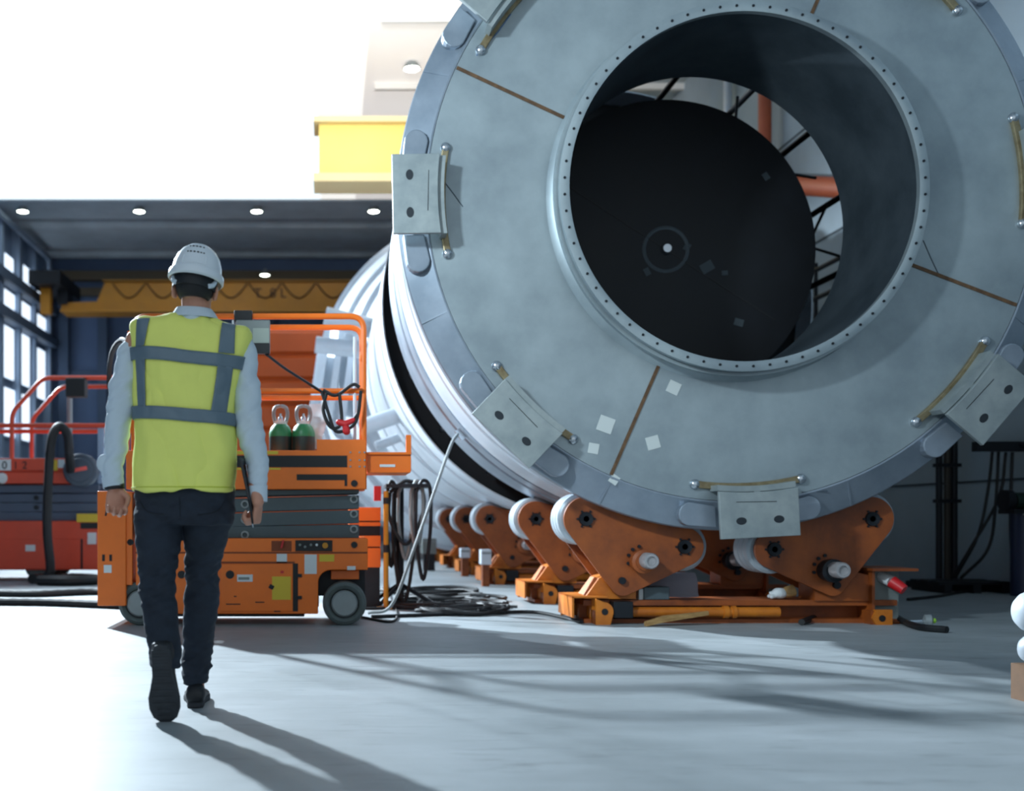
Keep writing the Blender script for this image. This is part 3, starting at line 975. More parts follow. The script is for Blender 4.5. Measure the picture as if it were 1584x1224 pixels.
# wheels
for x, d in ((533, 0.0), (216, 0.0), (533, 0.56), (216, 0.56)):
    c = S(x, 934)
    r = c.z
    w = MB().lathe([(0.10, d + 0.02), (r - 0.028, d + 0.0), (r - 0.006, d + 0.015), (r, d + 0.035), (r, d + 0.115), (r - 0.006, d + 0.135), (r - 0.03, d + 0.15), (0.10, d + 0.13)], (c.x, YL, c.z), n=48, close=True).build('wheel', M_TYRE, lift, smooth=30)
    MB().lathe([(0, d + 0.005), (0.085, d + 0.0), (0.097, d + 0.012), (0.097, d + 0.14), (0, d + 0.14)], (c.x, YL, c.z), n=40).build('hub', M_HUB, w, smooth=30)
    MB().lathe([(0.097, d + 0.008), (0.104, d + 0.004), (0.104, d + 0.03), (0.097, d + 0.03)], (c.x, YL, c.z), n=40, close=True).build('hub_groove', M_BLACK, w, smooth=30)
slab(MB(), 490, 881, 566, 925, 0.2, 0.5).build('axle_beam', M_DARK, lift, smooth=0)  # dark block standing in for shade inside the wheel arch
slab(MB(), 512, 884, 556, 898, 0.12, 0.2).build('steering_link', M_ORANGE, lift, smooth=0, bevel=0.004)
# folded scissor pack
ys = [(757, 764), (766, 788), (789, 811), (812, 833)]
for side in (0.12, 0.52):
    for i, (a, c) in enumerate(ys):
        poly = [(335, a + 5), (556, a + (0 if i else 0)), (556, c - 1), (335, c + 4)]
        if i == 3:
            poly = [(335, a + 5), (556, a), (556, c), (335, c)]
        if i == 0:
            poly = [(206, 758), (556, 757), (556, 763), (206, 771)]
        poly2 = [(S(x, y).x, S(x, y).z) for x, y in poly]
        if i:
            poly2[0] = (S(206, 0).x, poly2[0][1] - 0.02 if i < 3 else poly2[0][1])
            poly2[3] = (S(206, 0).x, poly2[3][1] - (0.02 if i < 3 else 0))
        MB().prism(poly2[::-1], YL + side, YL + side + 0.06).build('scissor_arm', M_SCISS, lift, smooth=0, bevel=0.004)
    for x, yy in ((548, (772, 795, 819)), (377, (780, 804, 828)), (212, (785, 808, 826))):
        for y in yy:
            c = S(x, y, side)
            MB().lathe([(0.018, -0.02), (0.030, -0.018), (0.030, 0.0), (0.018, 0.0)], c, n=20, close=True).build('pivot_pin', M_HUB, lift)
# platform
pf = slab(MB(), 195, 697, 566, 757, 0.0, 0.10)
slab(pf, 195, 697, 566, 757, 0.52, 0.62)
slab(pf, 195, 738, 566, 757, 0.05, 0.6)
platform = pf.build('platform', M_ORANGE, lift, smooth=0, bevel=0.005)
slab(MB(), 300, 705, 537, 723, -0.004, 0.0).build('black_band', M_BLACK, platform, smooth=0)
b = slab(MB(), 459, 734, 537, 743, -0.004, 0.0)
slab(b, 533, 743, 537, 752, -0.004, 0.0)
b.build('black_band', M_BLACK, platform, smooth=0)
for x0, y0, x1, y1 in ((340, 698, 430, 703), (340, 724, 434, 727)):
    slab(MB(), x0, y0, x1, y1, -0.004, 0.0).build('yellow_strip', M_YLABEL, platform, smooth=0)
c = S(548, 748)
MB().cyl(c + Vector((0, -0.01, 0)), c, 0.024, 20).build('round_hole', M_BLACK, platform)
for x in (542, 556, 564):
    for y in (700, 712, 722):
        c = S(x, y)
        MB().cyl(c + Vector((0, -0.006, 0)), c, 0.007, 8).build('rivet', M_HUB, platform)
slab(MB(), 490, 680, 566, 698, 0.0, 0.02).build('kick_plate', M_ORANGE, platform, smooth=0)
ext = slab(MB(), 568, 702, 637, 729, 0.06, 0.56)
slab(ext, 566, 699, 637, 703, 0.04, 0.58)
slab(ext, 629, 672, 637, 703, 0.05, 0.09)
slab(ext, 569, 728, 636, 731, 0.05, 0.57)
ext.build('extension_deck', M_ORANGE, lift, smooth=0, bevel=0.003)
b = slab(MB(), 588, 718, 612, 722, 0.055, 0.06)
b.build('worn_patch', M_LABEL, lift, smooth=0)
# guard rails: front and rear frames
for d in (0.04, 0.50):
    z = lambda y: HC - (y - PY) / KL
    xl, xr, x2 = S(206, 0).x, S(563, 0).x, S(549, 0).x
    y = YL + d
    zt = z(488)
    b = rail(MB(), [(xl, y, z(700)), (xl, y, zt), (xr, y, zt), (xr, y, z(757))], 0.022)
    b.build('guard_rail', M_ORANGE, lift)
    MB().cyl((xl, y, z(604)), (xr, y, z(604)), 0.02, 10).build('mid_rail', M_ORANGE, lift)
MB().cyl((S(549, 0).x, YL + 0.04, z(520)), (S(549, 0).x, YL + 0.04, z(690)), 0.012, 10).build('rail_strut', M_WHITE, lift)
for xx in (xl, xr):
    MB().cyl((xx, YL + 0.04, z(540)), (xx, YL + 0.50, z(540)), 0.02, 10).build('end_rail', M_ORANGE, lift)
MB().cyl((S(199, 0).x, YL + 0.06, z(668)), (S(199, 0).x, YL + 0.06, z(510)), 0.019, 10).build('gate_post', M_ORANGE, lift)
# operator box hanging on the rail
ob = slab(MB(), 366, 497, 418, 545, -0.05, 0.0).build('operator_box', M_GREYP, lift, smooth=0, bevel=0.008)
slab(MB(), 392, 510, 417, 546, -0.062, -0.05).build('operator_panel', mat('pale_grey_green', (150, 160, 150), 0.6), ob, smooth=0)
slab(MB(), 390, 533, 418, 549, -0.07, -0.02).build('operator_grip', M_BLACK, ob, smooth=0, bevel=0.004)
slab(MB(), 362, 480, 390, 498, 0.0, 0.075).build('rail_hook', M_BLACK, ob, smooth=0, bevel=0.006)
for x in (361, 416):
    slab(MB(), x - 1.5, 497, x + 1.5, 545, -0.04, -0.03).build('chrome_edge', M_CHROME, ob, smooth=0)
tag(MB().tube(spline([S(408, 546, -0.03), S(440, 570, -0.02), S(472, 590, 0.0), S(498, 606, 0.02)], 6), 0.010, 8).build('control_lead', M_DARK), 'dark lead sagging from the operator box to the lift mid rail', 'cable')

# gas bottles on the platform
ZD = S(0, 738).z
first = None
for px, lab in ((431, 'green shouldered gas bottle on the lift platform, beside the man\'s sleeve'), (468, 'green shouldered gas bottle on the lift platform, beside the hanging cables')):
    x = S(px, 0).x
    c = (x, YL + 0.31, 0)
    if first is None:
        t = thing('gas_bottle', lab, 'gas bottle', (x, YL + 0.31, ZD), 'gas bottles on the platform')
        z = lambda y: HC - (y - PY) / (F / (YL + 0.31))
        MB().lathe([(0, ZD), (0.08, ZD), (0.086, ZD + 0.01), (0.086, z(674)), (0, z(674))], c, (0, 0, 1), 28).build('body', M_GDARK, t)
        MB().lathe([(0.0865, z(676)), (0.086, z(670)), (0.070, z(661)), (0.045, z(656)), (0, z(655))], c, (0, 0, 1), 28).build('shoulder', M_GREEN, t)
        MB().lathe([(0.052, z(661)), (0.046, z(654)), (0.05, z(652)), (0, z(652))], c, (0, 0, 1), 24).build('collar', M_LABEL, t)
        b = MB()
        for s in (-1, 1):
            b.tube(spline([(x + s * 0.036, YL + 0.31, z(656)), (x + s * 0.052, YL + 0.31, z(642)), (x + s * 0.040, YL + 0.31, z(631)), (x, YL + 0.31, z(628))], 5), [0.014] * 15 + [0.011], 8)
        b.build('valve_guard', M_HUB, t)
        MB().lathe([(0.022, z(656)), (0.018, z(646)), (0.010, z(644)), (0.010, z(640)), (0, z(640))], c, (0, 0, 1), 14).build('valve', M_CHROME, t)
        first = t
    else:
        copy_tree(first, (x, YL + 0.31, ZD), lab)

# cables and red clamp draped over the rails
z = lambda y: HC - (y - PY) / KL
loops = [[(500, 604), (520, 612), (545, 596), (556, 600)], [(505, 608), (500, 635), (512, 662), (528, 655), (525, 610)], [(498, 606), (508, 640), (520, 668), (545, 660), (554, 640), (558, 606)],
         [(510, 612), (516, 640), (535, 632), (556, 642)], [(515, 606), (505, 650), (504, 690)]]
for i, q in enumerate(loops[:3]):
    pts = [S(x, y, -0.005 - 0.01 * j) for j, (x, y) in enumerate(q)]
    tag(MB().tube(spline(pts, 7), 0.013, 8).build('welding_cable', M_BLACK), ['black welding cable wound along the lift mid rail', 'black welding cable hanging in a tight loop below the lift mid rail', 'black welding cable hanging in a wide loop above the red clamp'][i], 'cable', 'welding cables on the lift rail')
t = thing('earth_clamp', 'red three armed clamp hanging on the cable at the lift rail', 'clamp', S(534, 662, -0.04))
b = MB().chain([S(524, 654, -0.04), S(534, 657, -0.04), S(546, 651, -0.04)], [0.022, 0.026, 0.018], 10)
b.chain([S(534, 657, -0.04), S(536, 668, -0.04)], [0.022, 0.028], 10)
b.build('jaws', M_REDP, t)
MB().cyl(S(545, 652, -0.04), S(553, 640, -0.03), 0.008, 8).build('lead', M_BLACK, t)
# pale crumpled sheeting behind the bottles
def wrinkle_sheet(p0, p1, p2, p3, amp, n=14):
    m_ = MB()
    vs = []
    for layer in (0, 0.01):
        for i in range(n + 1):
            for j in range(n + 1):
                u, v = i / n, j / n
                p = (Vector(p0) * (1 - u) + Vector(p1) * u) * (1 - v) + (Vector(p3) * (1 - u) + Vector(p2) * u) * v
                p = p + Vector((noise.noise(p * 9), noise.noise(p * 8 + Vector((5, 1, 2))), noise.noise(p * 7))) * amp + Vector((0, layer, 0))
                vs.append(p)
    N = n + 1
    fs = []
    for L_ in (0, N * N):
        for i in range(n):
            for j in range(n):
                a = L_ + i * N + j
                fs.append((a, a + 1, a + N + 1, a + N) if L_ else (a, a + N, a + N + 1, a + 1))
    for i in range(n):
        for (a, b_) in ((i, i + 1), (n * N + i, n * N + i + 1)):
            fs.append((a, b_, b_ + N * N, a + N * N))
        a, b_ = i * N, (i + 1) * N
        fs.append((a, b_, b_ + N * N, a + N * N))
        a, b_ = i * N + n, (i + 1) * N + n
        fs.append((a, b_, b_ + N * N, a + N * N))
    return m_.add(vs, fs)


tag(wrinkle_sheet(S(476, 612, 0.46), S(502, 612, 0.46), S(500, 692, 0.42), S(478, 690, 0.42), 0.03).build('plastic_sheet', M_WHITE), 'crumpled pale plastic sheet hanging from the lift rail behind the gas bottles', 'sheet')

# ---- red lift far behind
YR = 13.6
KQ = F / YR


def Q(px, py, dy=0.0):
    return Vector(((px - PX) / KQ, YR + dy, HC - (py - PY) / KQ))


def qslab(b, x0, y0, x1, y1, d0, d1):
    p, q = Q(x0, y1), Q(x1, y0)
    return b.span((p.x, YR + d0, max(p.z, 0.0)), (q.x, YR + d1, q.z))


red = thing('scissor_lift', 'vermilion scissor lift with rails and number 012 beside the window wall', 'scissor lift', (Q(0, 0).x, YR + 0.5, 0))
b = qslab(MB(), -190, 806, 152, 882, 0.0, 1.0)
rc = b.build('chassis', M_RED, red, smooth=0, bevel=0.01)
qslab(MB(), -120, 834, 124, 880, -0.012, 0.0).build('chassis_door', M_RED, rc, smooth=0, bevel=0.004)
qslab(MB(), 125, 834, 128, 880, -0.006, 0.0).build('door_gap', M_DARK, rc, smooth=0)
for x0, y0, x1, y1, m in ((40, 843, 55, 853, M_LABEL), (136, 824, 149, 842, M_LABEL)):
    qslab(MB(), x0, y0, x1, y1, -0.018, 0.0).build('label_plate', m, rc, smooth=0)
qslab(MB(), 119, 795, 152, 808, -0.02, 0.05).build('warning_plate', M_YLABEL, rc, smooth=0)
qslab(MB(), 125, 809, 152, 818, -0.015, 0.0).build('black_band', M_BLACK, rc, smooth=0)
for x in (-150, 60):
    for d in (0.05, 0.8):
        c = Q(x, 888)
        MB().lathe([(0, d), (0.16, d), (0.20, d + 0.03), (0.20, d + 0.13), (0.16, d + 0.16), (0, d + 0.16)], (c.x, YR, 0.20), n=32).build('wheel', M_TYRE, red, smooth=30)
b = MB()
for i, (a, c) in enumerate(((750, 762), (764, 777), (779, 792), (793, 806))):
    qslab(MB(), -180, a, 150, c, 0.10, 0.18).build('scissor_arm', mat('blue_grey_arm', (70, 84, 104), 0.5), red, smooth=0, bevel=0.005)
    qslab(MB(), -180, a, 150, c, 0.80, 0.88).build('scissor_arm', mat('blue_grey_arm', (70, 84, 104)), red, smooth=0, bevel=0.005)
for y in (770, 785):
    c = Q(53, y, 0.10)
    MB().cyl(c + Vector((0, -0.02, 0)), c, 0.03, 14).build('pivot_pin', M_DARK, red)
pf = qslab(MB(), -190, 709, 112, 728, 0.0, 1.0)
qslab(pf, -190, 728, 112, 731, 0.03, 0.97)
qslab(pf, -190, 731, 112, 748, 0.0, 1.0)
rp = pf.build('platform', M_RED, red, smooth=0, bevel=0.006)
qslab(MB(), 82, 712, 89, 728, -0.006, 0.0).build('yellow_strip', M_YLABEL, rp, smooth=0)
qslab(MB(), 90, 711, 100, 724, -0.006, 0.0).build('label_plate', M_LABEL, rp, smooth=0)
qslab(MB(), -12, 711, 17, 728, -0.004, 0.0).build('number_plate', M_LABEL, rp, smooth=0)
c = Q(3, 725.5, -0.006)
lettering('0', 0.135, c, rp, M_BLACK)
lettering('1', 0.135, Q(20, 725.5, -0.003), rp, M_BLACK)
lettering('2', 0.135, Q(34, 725.5, -0.003), rp, M_BLACK)
MB().lathe([(0, -0.03), (0.05, -0.025), (0.07, 0)], Q(3, 740, 0.0), (0, 1, 0), 20).build('round_lamp', M_LABEL, rp)
z = lambda y: HC - (y - PY) / KQ
for d in (0.04, 0.95):
    y = YR + d
    rail(MB(), [(Q(17, 0).x, y, z(709)), (Q(17, 0).x, y, z(638)), (Q(65, 0).x, y, z(584)), (Q(196, 0).x, y, z(584)), (Q(196, 0).x, y, z(709))], 0.028).build('guard_rail', M_RED, red)
    MB().cyl((Q(-120, 0).x, y, z(658)), (Q(196, 0).x, y, z(658)), 0.030, 10).build('mid_rail', M_RED, red)
MB().span((Q(150, 0).x, YR + 0.04, z(748)), (Q(159, 0).x, YR + 0.12, z(655))).build('rail_post', M_FRAME, red, smooth=0)
MB().span((Q(104, 0).x, YR - 0.10, z(615)), (Q(134, 0).x, YR + 0.08, z(586))).build('operator_box', M_BLACK, red, smooth=0, bevel=0.01)
MB().cyl((Q(93, 0).x, YR + 0.5, z(709)), (Q(93, 0).x, YR + 0.5, z(590)), 0.035, 12).build('inner_post', M_HUB, red)

# round reel beside the red lift
t = thing('hose_reel', 'round dark hose reel with a red label beside the vermilion lift', 'hose reel', Q(131, 729, -0.12))
c = Q(131, 729, -0.30)
MB().lathe([(0, 0.0), (0.14, 0.0), (0.15, 0.015), (0.19, 0.02), (0.205, 0.04), (0.205, 0.20), (0.18, 0.23), (0, 0.23)], c, n=40).build('drum', mat('reel_grey', (62, 74, 88), 0.5), t, smooth=30)
MB().box(c + Vector((0.01, -0.004, 0.01)), (0.17, 0.01, 0.045), Matrix.Rotation(-0.2, 3, 'Y')).build('red_label', mat('faded_red_label', (226, 92, 84), 0.6), t, smooth=0)
MB().span((c.x - 0.03, c.y + 0.2, c.z - 0.05), (c.x + 0.03, YR + 0.10, c.z + 0.05)).build('mount', M_DARK, t, smooth=0)
k = lambda px, py, Y=13.0: W(px, py, Y)
pts = [k(72, 893), k(78, 878), k(73, 820), k(75, 740), k(80, 680), k(92, 660), k(104, 672), k(107, 700), k(109, 728, 13.2)]
tag(MB().tube(spline(pts, 8), 0.055, 10).build('black_hose', M_BLACK), 'thick black hose rising in an arch in front of the vermilion lift', 'hose')
pts = [W(50, 894, 13.0), W(62, 888, 13.2), W(85, 892, 12.9), W(112, 886, 13.2), W(150, 892, 12.9), W(108, 898, 12.6), W(60, 897, 12.7)]
pts = [Vector((p.x, p.y, 0.06)) for p in pts]
tag(MB().tube(spline(pts, 8), 0.06, 10).build('black_hose', M_BLACK), 'thick black hose lying coiled on the floor below the vermilion lift', 'hose')
for i, q in enumerate(([(-30, 923), (60, 924), (150, 921), (230, 926)], [(-30, 937), (70, 938), (150, 941), (235, 945)])):
    pts = [G(x, y) + Vector((0, 0, 0.035)) for x, y in q]
    tag(MB().tube(spline(pts, 10), [0.034 + 0.004 * (j % 2) for j in range(31)], 10).build('floor_cable', M_BLACK), ['thick black cable on the floor behind the orange end mast, farther of two', 'thick black cable on the floor beside the lift wheel, nearer of two'][i], 'cable', 'thick cables on the floor')
# large black hose arched behind the man, from the lift end
pts = [W(205, 545, 8.4), W(190, 526, 8.6), W(174, 545, 8.8), W(169, 590, 9.0), W(176, 640, 9.0), W(180, 700, 8.9), W(190, 760, 8.75)]
tag(MB().tube(spline(pts, 8), 0.022, 8).build('black_hose', M_BLACK), 'black hose arching out behind the man\'s shoulder from the lift end', 'hose')

# ------------------------------------------------------------------ clutter between the lift and the rollers
t = thing('orange_cabinet', 'orange cabinet with dark shelves behind the lift wheel', 'cabinet', (0.47, 9.6, 0))
kx = F / 9.5
fx = lambda px, py: ((px - PX) / kx, HC - (py - PY) / kx)
for y0, y1 in ((785, 806), (808, 814), (829, 846), (848, 878)):
    x0, z0 = fx(540, y1)
    x1, z1 = fx(589, y0)
    MB().span((x0, 9.5, z0), (x1, 9.9, z1)).build('drawer', M_ORANGE, t, smooth=0, bevel=0.004)
x0, z0 = fx(541, 905)
x1, z1 = fx(588, 786)
MB().span((x0, 9.53, 0.0), (x1, 9.92, z1)).build('body', M_DARK, t, smooth=0)
t = thing('yellow_post', 'yellow post with black bands standing among the hoses', 'post', (*fx(597, 0)[:1], 9.4, 0))
x = (597 - PX) / (F / 9.4)
zz = lambda y: HC - (y - PY) / (F / 9.4)
MB().cyl((x, 9.4, 0), (x, 9.4, zz(760)), 0.022, 14).build('pole', M_YELLOW, t)
for y0, y1 in ((855, 843), (780, 770)):
    MB().cyl((x, 9.4, zz(y0)), (x, 9.4, zz(y1)), 0.0235, 14).build('band', M_BLACK, t)
MB().cyl((x, 9.4, 0), (x, 9.4, 0.02), 0.08, 20).build('foot', M_YELLOW, t)
MB().span((x - 0.10, 9.42, zz(775)), (x - 0.04, 9.5, zz(752))).build('plug_box', M_REDP, t, smooth=0)
# hose stand with loops
t = thing('hose_stand', 'dark stand hung with looped hoses between lift and rollers', 'stand', (0.62, 9.7, 0))
MB().cyl((0.62, 9.7, 0.0), (0.62, 9.7, 1.05), 0.035, 12).build('pole', M_DARK, t)
MB().span((0.48, 9.36, 1.04), (0.86, 9.74, 1.07)).build('arm', M_DARK, t, smooth=0)
for s in ((0.3, 0.0), (-0.25, 0.16), (-0.2, -0.2)):
    MB().cyl((0.62, 9.7, 0.2), (0.62 + s[0], 9.7 + s[1], 0.015), 0.018, 8).build('leg', M_DARK, t)
random.seed(3)
hl = ['dark hose loop hanging on the stand, nearest the yellow post', 'dark hose loop on the stand, longest and reaching the floor', 'pale hose loop on the stand, hanging in the middle', 'dark hose loop on the stand, short and wide', 'pale hose loop on the stand, nearest the rollers', 'dark hose loop on the stand, nearest the rollers']
for i, (xa, xb, zb, m) in enumerate(((0.50, 0.58, 0.35, M_BLACK), (0.56, 0.74, 0.03, M_BLACK), (0.60, 0.72, 0.42, M_HUB), (0.52, 0.80, 0.55, M_BLACK), (0.70, 0.80, 0.5, M_HUB), (0.74, 0.86, 0.25, M_DARK))):
    y = 9.66 - 0.05 * i
    pts = [(xa, y, 1.0), (xa, y, (1.0 + zb) / 2), ((xa + xb) / 2, y, zb), (xb, y, (1.05 + zb) / 2), (xb, y, 1.02), ((xa + xb) / 2, y, 1.10), (xa, y, 1.0)]
    tag(MB().tube(spline(pts, 8), 0.016, 8).build('hose_loop', m), hl[i], 'hose', 'hoses on the stand')
# earthing cable from the drum down to the floor beside the lift
pts = [W(708, 672, 9.47), W(697, 690, 9.2), W(672, 760, 9.0), W(640, 850, 8.8), W(606, 905, 8.7), W(570, 922, 8.75)]
pts[-1].z = 0.02
pts[-2].z = 0.09
tag(MB().tube(spline(pts, 8), 0.014, 8).build('earthing_cable', M_HUB), 'grey cable hanging from the drum ring down to the floor by the lift', 'cable')
# floor cables
fl = [([(560, 957), (605, 964), (614, 950), (604, 925), (598, 900)], 0.010, 'thin black cable bent round on the floor beside the lift wheel'),
      ([(565, 944), (640, 942), (720, 938), (800, 941)], 0.012, 'thin black cable running straight from the lift toward the rollers'),
      ([(575, 957), (690, 953), (760, 951), (830, 950), (900, 965)], 0.014, 'black cable on the floor in front of the cable tangle'),
      ([(1240, 968), (1275, 955), (1325, 938), (1360, 940), (1390, 962), (1420, 975), (1465, 980)], 0.024, 'thick dark cable looping over the foot of the roller stand')]
for q, r, lab in fl:
    pts = [G(x, y) + Vector((0, 0, r)) for x, y in q]
    tag(MB().tube(spline(pts, 10), r, 8).build('floor_cable', M_BLACK), lab, 'cable')
# tangle of cables lying between lift and rollers
random.seed(11)
b = MB()
for i in range(16):
    cx, cy = random.uniform(1.0, 1.25), random.uniform(8.9, 11.4)
    c = Vector((cx, cy, 0))
    rx, ry, ph = random.uniform(0.2, 0.5), random.uniform(0.12, 0.5), random.uniform(0, 6)
    pts = [c + Vector((rx * math.cos(ph + j * 0.8) * (1 + 0.15 * math.sin(j * 2.1)), ry * math.sin(ph + j * 0.8), 0.02 + 0.012 * ((i + j) % 3))) for j in range(9)]
    b.tube(spline(pts, 5), 0.017, 6)
tag(b.build('cable_tangle', M_BLACK), 'tangle of thin black cables on the floor beside the roller row', 'cables', kind='stuff')
# small boxes standing on the far stands' feet
for (px0, px1, py0, py1, Y, m, nm, lab) in ((742, 758, 850, 880, 12.6, M_WHITE, 'junction_box', 'white box standing at the foot of the third roller stand'), (711, 726, 848, 872, 14.8, M_WHITE, 'junction_box', 'white box standing at the foot of the fourth roller stand'),
                                            (652, 674, 833, 880, 16.4, M_GREYP, 'pump_box', 'grey pump box standing at the far end of the roller row')):
    k_ = F / Y
    p, q = W(px0, py1, Y), W(px1, py0, Y)
    bx = thing(nm, lab, 'box', ((p.x + q.x) / 2, Y, 0))
    MB().span((p.x, Y - 0.12, 0.25), (q.x, Y + 0.05, q.z)).build('case', m, bx, smooth=0, bevel=0.01)
    MB().span((p.x + 0.02, Y - 0.09, 0.0), (q.x - 0.02, Y + 0.02, 0.25)).build('plinth', M_ORANGER if m is M_WHITE else M_DARK, bx, smooth=0)
    MB().span((p.x + 0.01, Y - 0.125, q.z - 0.05), (q.x - 0.01, Y - 0.12, q.z - 0.03)).build('cover_strip', M_HUB, bx, smooth=0)
# loose things on the front stand
p0, p1 = W(1000, 966, 7.86), W(1098, 949, 7.94)
m_ = MB().loft([[(p0.x, p0.y, 0.0), (p0.x, p0.y + 0.06, 0.0), (p0.x, p0.y + 0.06, 0.03), (p0.x, p0.y, 0.035)],
                [((p0.x * 0.7 + p1.x * 0.3), p0.y + 0.02, 0.03), ((p0.x * 0.7 + p1.x * 0.3), p0.y + 0.09, 0.03), ((p0.x * 0.7 + p1.x * 0.3), p0.y + 0.09, 0.07), ((p0.x * 0.7 + p1.x * 0.3), p0.y + 0.02, 0.07)],
                [(p1.x, p1.y + 0.02, p1.z - 0.015), (p1.x, p1.y + 0.07, p1.z - 0.015), (p1.x, p1.y + 0.06, p1.z + 0.012), (p1.x, p1.y + 0.02, p1.z + 0.012)]])
tag(m_.build('wooden_stick', M_WOOD, smooth=0), 'split raw wooden stick leaning on the spindle tube of the front roller stand', 'stick')
p, q = W(996, 929, 8.13), W(1036, 909, 8.13)
mb_ = thing('metal_block', 'dark metal block lying on the beam of the front roller stand', 'block', ((p.x + q.x) / 2, 8.2, 0.17))
MB().span((p.x, 8.13, 0.171), (q.x, 8.27, 0.171 + 0.095)).build('block', M_SCISS, mb_, smooth=0, bevel=0.008)
MB().span((p.x - 0.03, 8.15, 0.171), (p.x, 8.25, 0.25)).build('pale_end', M_LABEL, mb_, smooth=0)
p = W(1217, 915, 8.14)
gl = thing('work_glove', 'white work glove with brown cuff lying on the front roller stand beam', 'glove', (p.x, 8.2, 0.17))
gb = MB()
gb.ball((p.x - 0.03, 8.2, 0.215), (0.06, 0.05, 0.043)).chain([(p.x - 0.05, 8.19, 0.2), (p.x - 0.10, 8.17, 0.19)], [0.02, 0.016], 8).chain([(p.x - 0.05, 8.2, 0.22), (p.x - 0.095, 8.2, 0.215)], [0.02, 0.015], 8).chain([(p.x - 0.04, 8.22, 0.21), (p.x - 0.09, 8.24, 0.19)], [0.02, 0.016], 8)
baked(gb, 'hand', M_LABEL, gl, 0.006, 2)
MB().lathe([(0.035, 0), (0.042, 0.03), (0.045, 0.08), (0.036, 0.08), (0.03, 0.0)], (p.x, 8.2, 0.217), (1, 0, 0.25), 18, close=True).build('cuff', M_WOOD, gl)
tag(wrinkle_sheet((2.33, 8.36, 0.175), (2.82, 8.36, 0.175), (2.80, 8.40, 0.36), (2.36, 8.42, 0.36), 0.02, 10).build('grey_rag', mat('mauve_grey_cloth', (140, 136, 146), 0.9)), 'mauve grey cloth draped behind the metal block on the front stand', 'cloth')
# cable end with green connector
p = G(1432, 970)
t = thing('cable_connector', 'silver connector with green cap on the floor beyond the red plug', 'connector', (p.x, p.y, 0))
MB().cyl((p.x - 0.13, p.y, 0.03), (p.x - 0.02, p.y, 0.035), 0.018, 12).build('sleeve', M_CHROME, t)
MB().lathe([(0.02, 0), (0.042, 0.01), (0.045, 0.05), (0.03, 0.06), (0, 0.06)], (p.x - 0.02, p.y, 0.046), (1, -0.3, 0), 18).build('coupling', M_HUB, t)
MB().ball((p.x + 0.045, p.y - 0.02, 0.046), 0.02, 12, 8).build('cap', mat('lime_cap', (150, 200, 60), 0.4), t)

# ------------------------------------------------------------------ along the side wall
YW = 12.3
t = thing('pipe_post', 'dark post with clamps standing against the grey side wall', 'post', (6.9, YW, 0))
for dx, m in ((0.0, M_DARK), (0.09, mat('bronze_brown_paint', (62, 56, 48), 0.6)), (0.17, M_DARK)):
    MB().cyl((6.82 + dx, YW, 0.0), (6.82 + dx, YW, 2.6), 0.035, 10).build('pole', m, t)
for z_ in (0.95, 1.35, 1.8):
    MB().span((6.77, YW - 0.06, z_), (7.04, YW + 0.04, z_ + 0.04)).build('clamp', M_DARK, t, smooth=0)
MB().span((6.55, YW - 0.2, 0.0), (7.05, YW + 0.2, 0.07)).build('base', M_DARK, t, smooth=0)
t = thing('steel_pallet', 'low dark pallet on the floor along the grey side wall', 'pallet', (6.7, 11.4, 0))
for x in (6.35, 6.65, 6.95):
    MB().span((x, 11.35, 0), (x + 0.08, 12.0, 0.09)).build('runner', M_DARK, t, smooth=0)
for i in range(3):
    MB().span((6.3, 11.35 + i * 0.22, 0.09), (7.05, 11.49 + i * 0.22, 0.12)).build('board', M_DARK, t, smooth=0)
hc = [([(1536, 690, 11.6), (1528, 760, 11.5), (1512, 830, 11.5), (1478, 893, 11.7)], 'dark cable hanging by the side wall, slanting nearest the post'),
      ([(1545, 690, 11.5), (1540, 780, 11.4), (1528, 850, 11.4), (1486, 895, 11.6)], 'dark cable hanging by the side wall, second from the post'),
      ([(1556, 700, 11.4), (1545, 770, 11.4), (1500, 850, 11.5), (1472, 897, 11.7)], 'dark cable hanging by the side wall, crossing over the others'),
      ([(1566, 700, 11.3), (1563, 790, 11.25), (1566, 860, 11.25), (1578, 898, 11.3)], 'dark cable hanging by the side wall, nearest the blue stand')]
for q, lab in hc:
    pts = [W(*p) for p in q]
    pts[-1].z = max(pts[-1].z, 0.135)
    tag(MB().tube(spline(pts, 8), 0.016, 8).build('hanging_cable', M_BLACK), lab, 'cable', 'cables hanging by the side wall')
MB_ = MB().tube([W(1520, 690, 11.6), W(1580, 688, 11.2), W(1620, 690, 11.0)], 0.03, 8)
t = thing('cable_bracket', 'dark wall bracket from which the cables hang under the drum bracket', 'bracket', W(1560, 690, 11.4))
MB_.build('arm', M_DARK, t)
MB().span((6.6, 11.2, 1.46), (XR, 11.3, 1.56)).build('wall_arm', M_DARK, t, smooth=0)
t = thing('pedestal_grinder', 'dark green grinder on a navy stand at the picture edge by the wall', 'grinder', W(1580, 900, 11.0))
t['label'] = 'dark green grinder on a tall navy pedestal along the grey side wall'
px = (1583 - PX) / (F / 11.0)
zz = lambda y: HC - (y - PY) / (F / 11.0)
t.location = (px, 11.0, 0)
MB().cyl((px, 11.0, 0.0), (px, 11.0, zz(793)), 0.115, 24).build('stand', M_BLUE, t)
MB().cyl((px - 0.1, 11.0, zz(775)), (px + 0.12, 11.0, zz(775)), 0.085, 20).build('motor', mat('bottle_green', (26, 48, 40), 0.4), t)
MB().cyl((px - 0.20, 11.0, zz(775)), (px - 0.13, 11.0, zz(775)), 0.11, 24).build('wheel_guard', M_DARK, t)
MB().span((px - 0.18, 10.85, zz(795)), (px + 0.12, 11.12, zz(788))).build('table', M_DARK, t, smooth=0)
MB().span((px - 0.08, 10.84, zz(797)), (px + 0.0, 10.88, zz(790))).build('label_plate', M_LABEL, t, smooth=0)
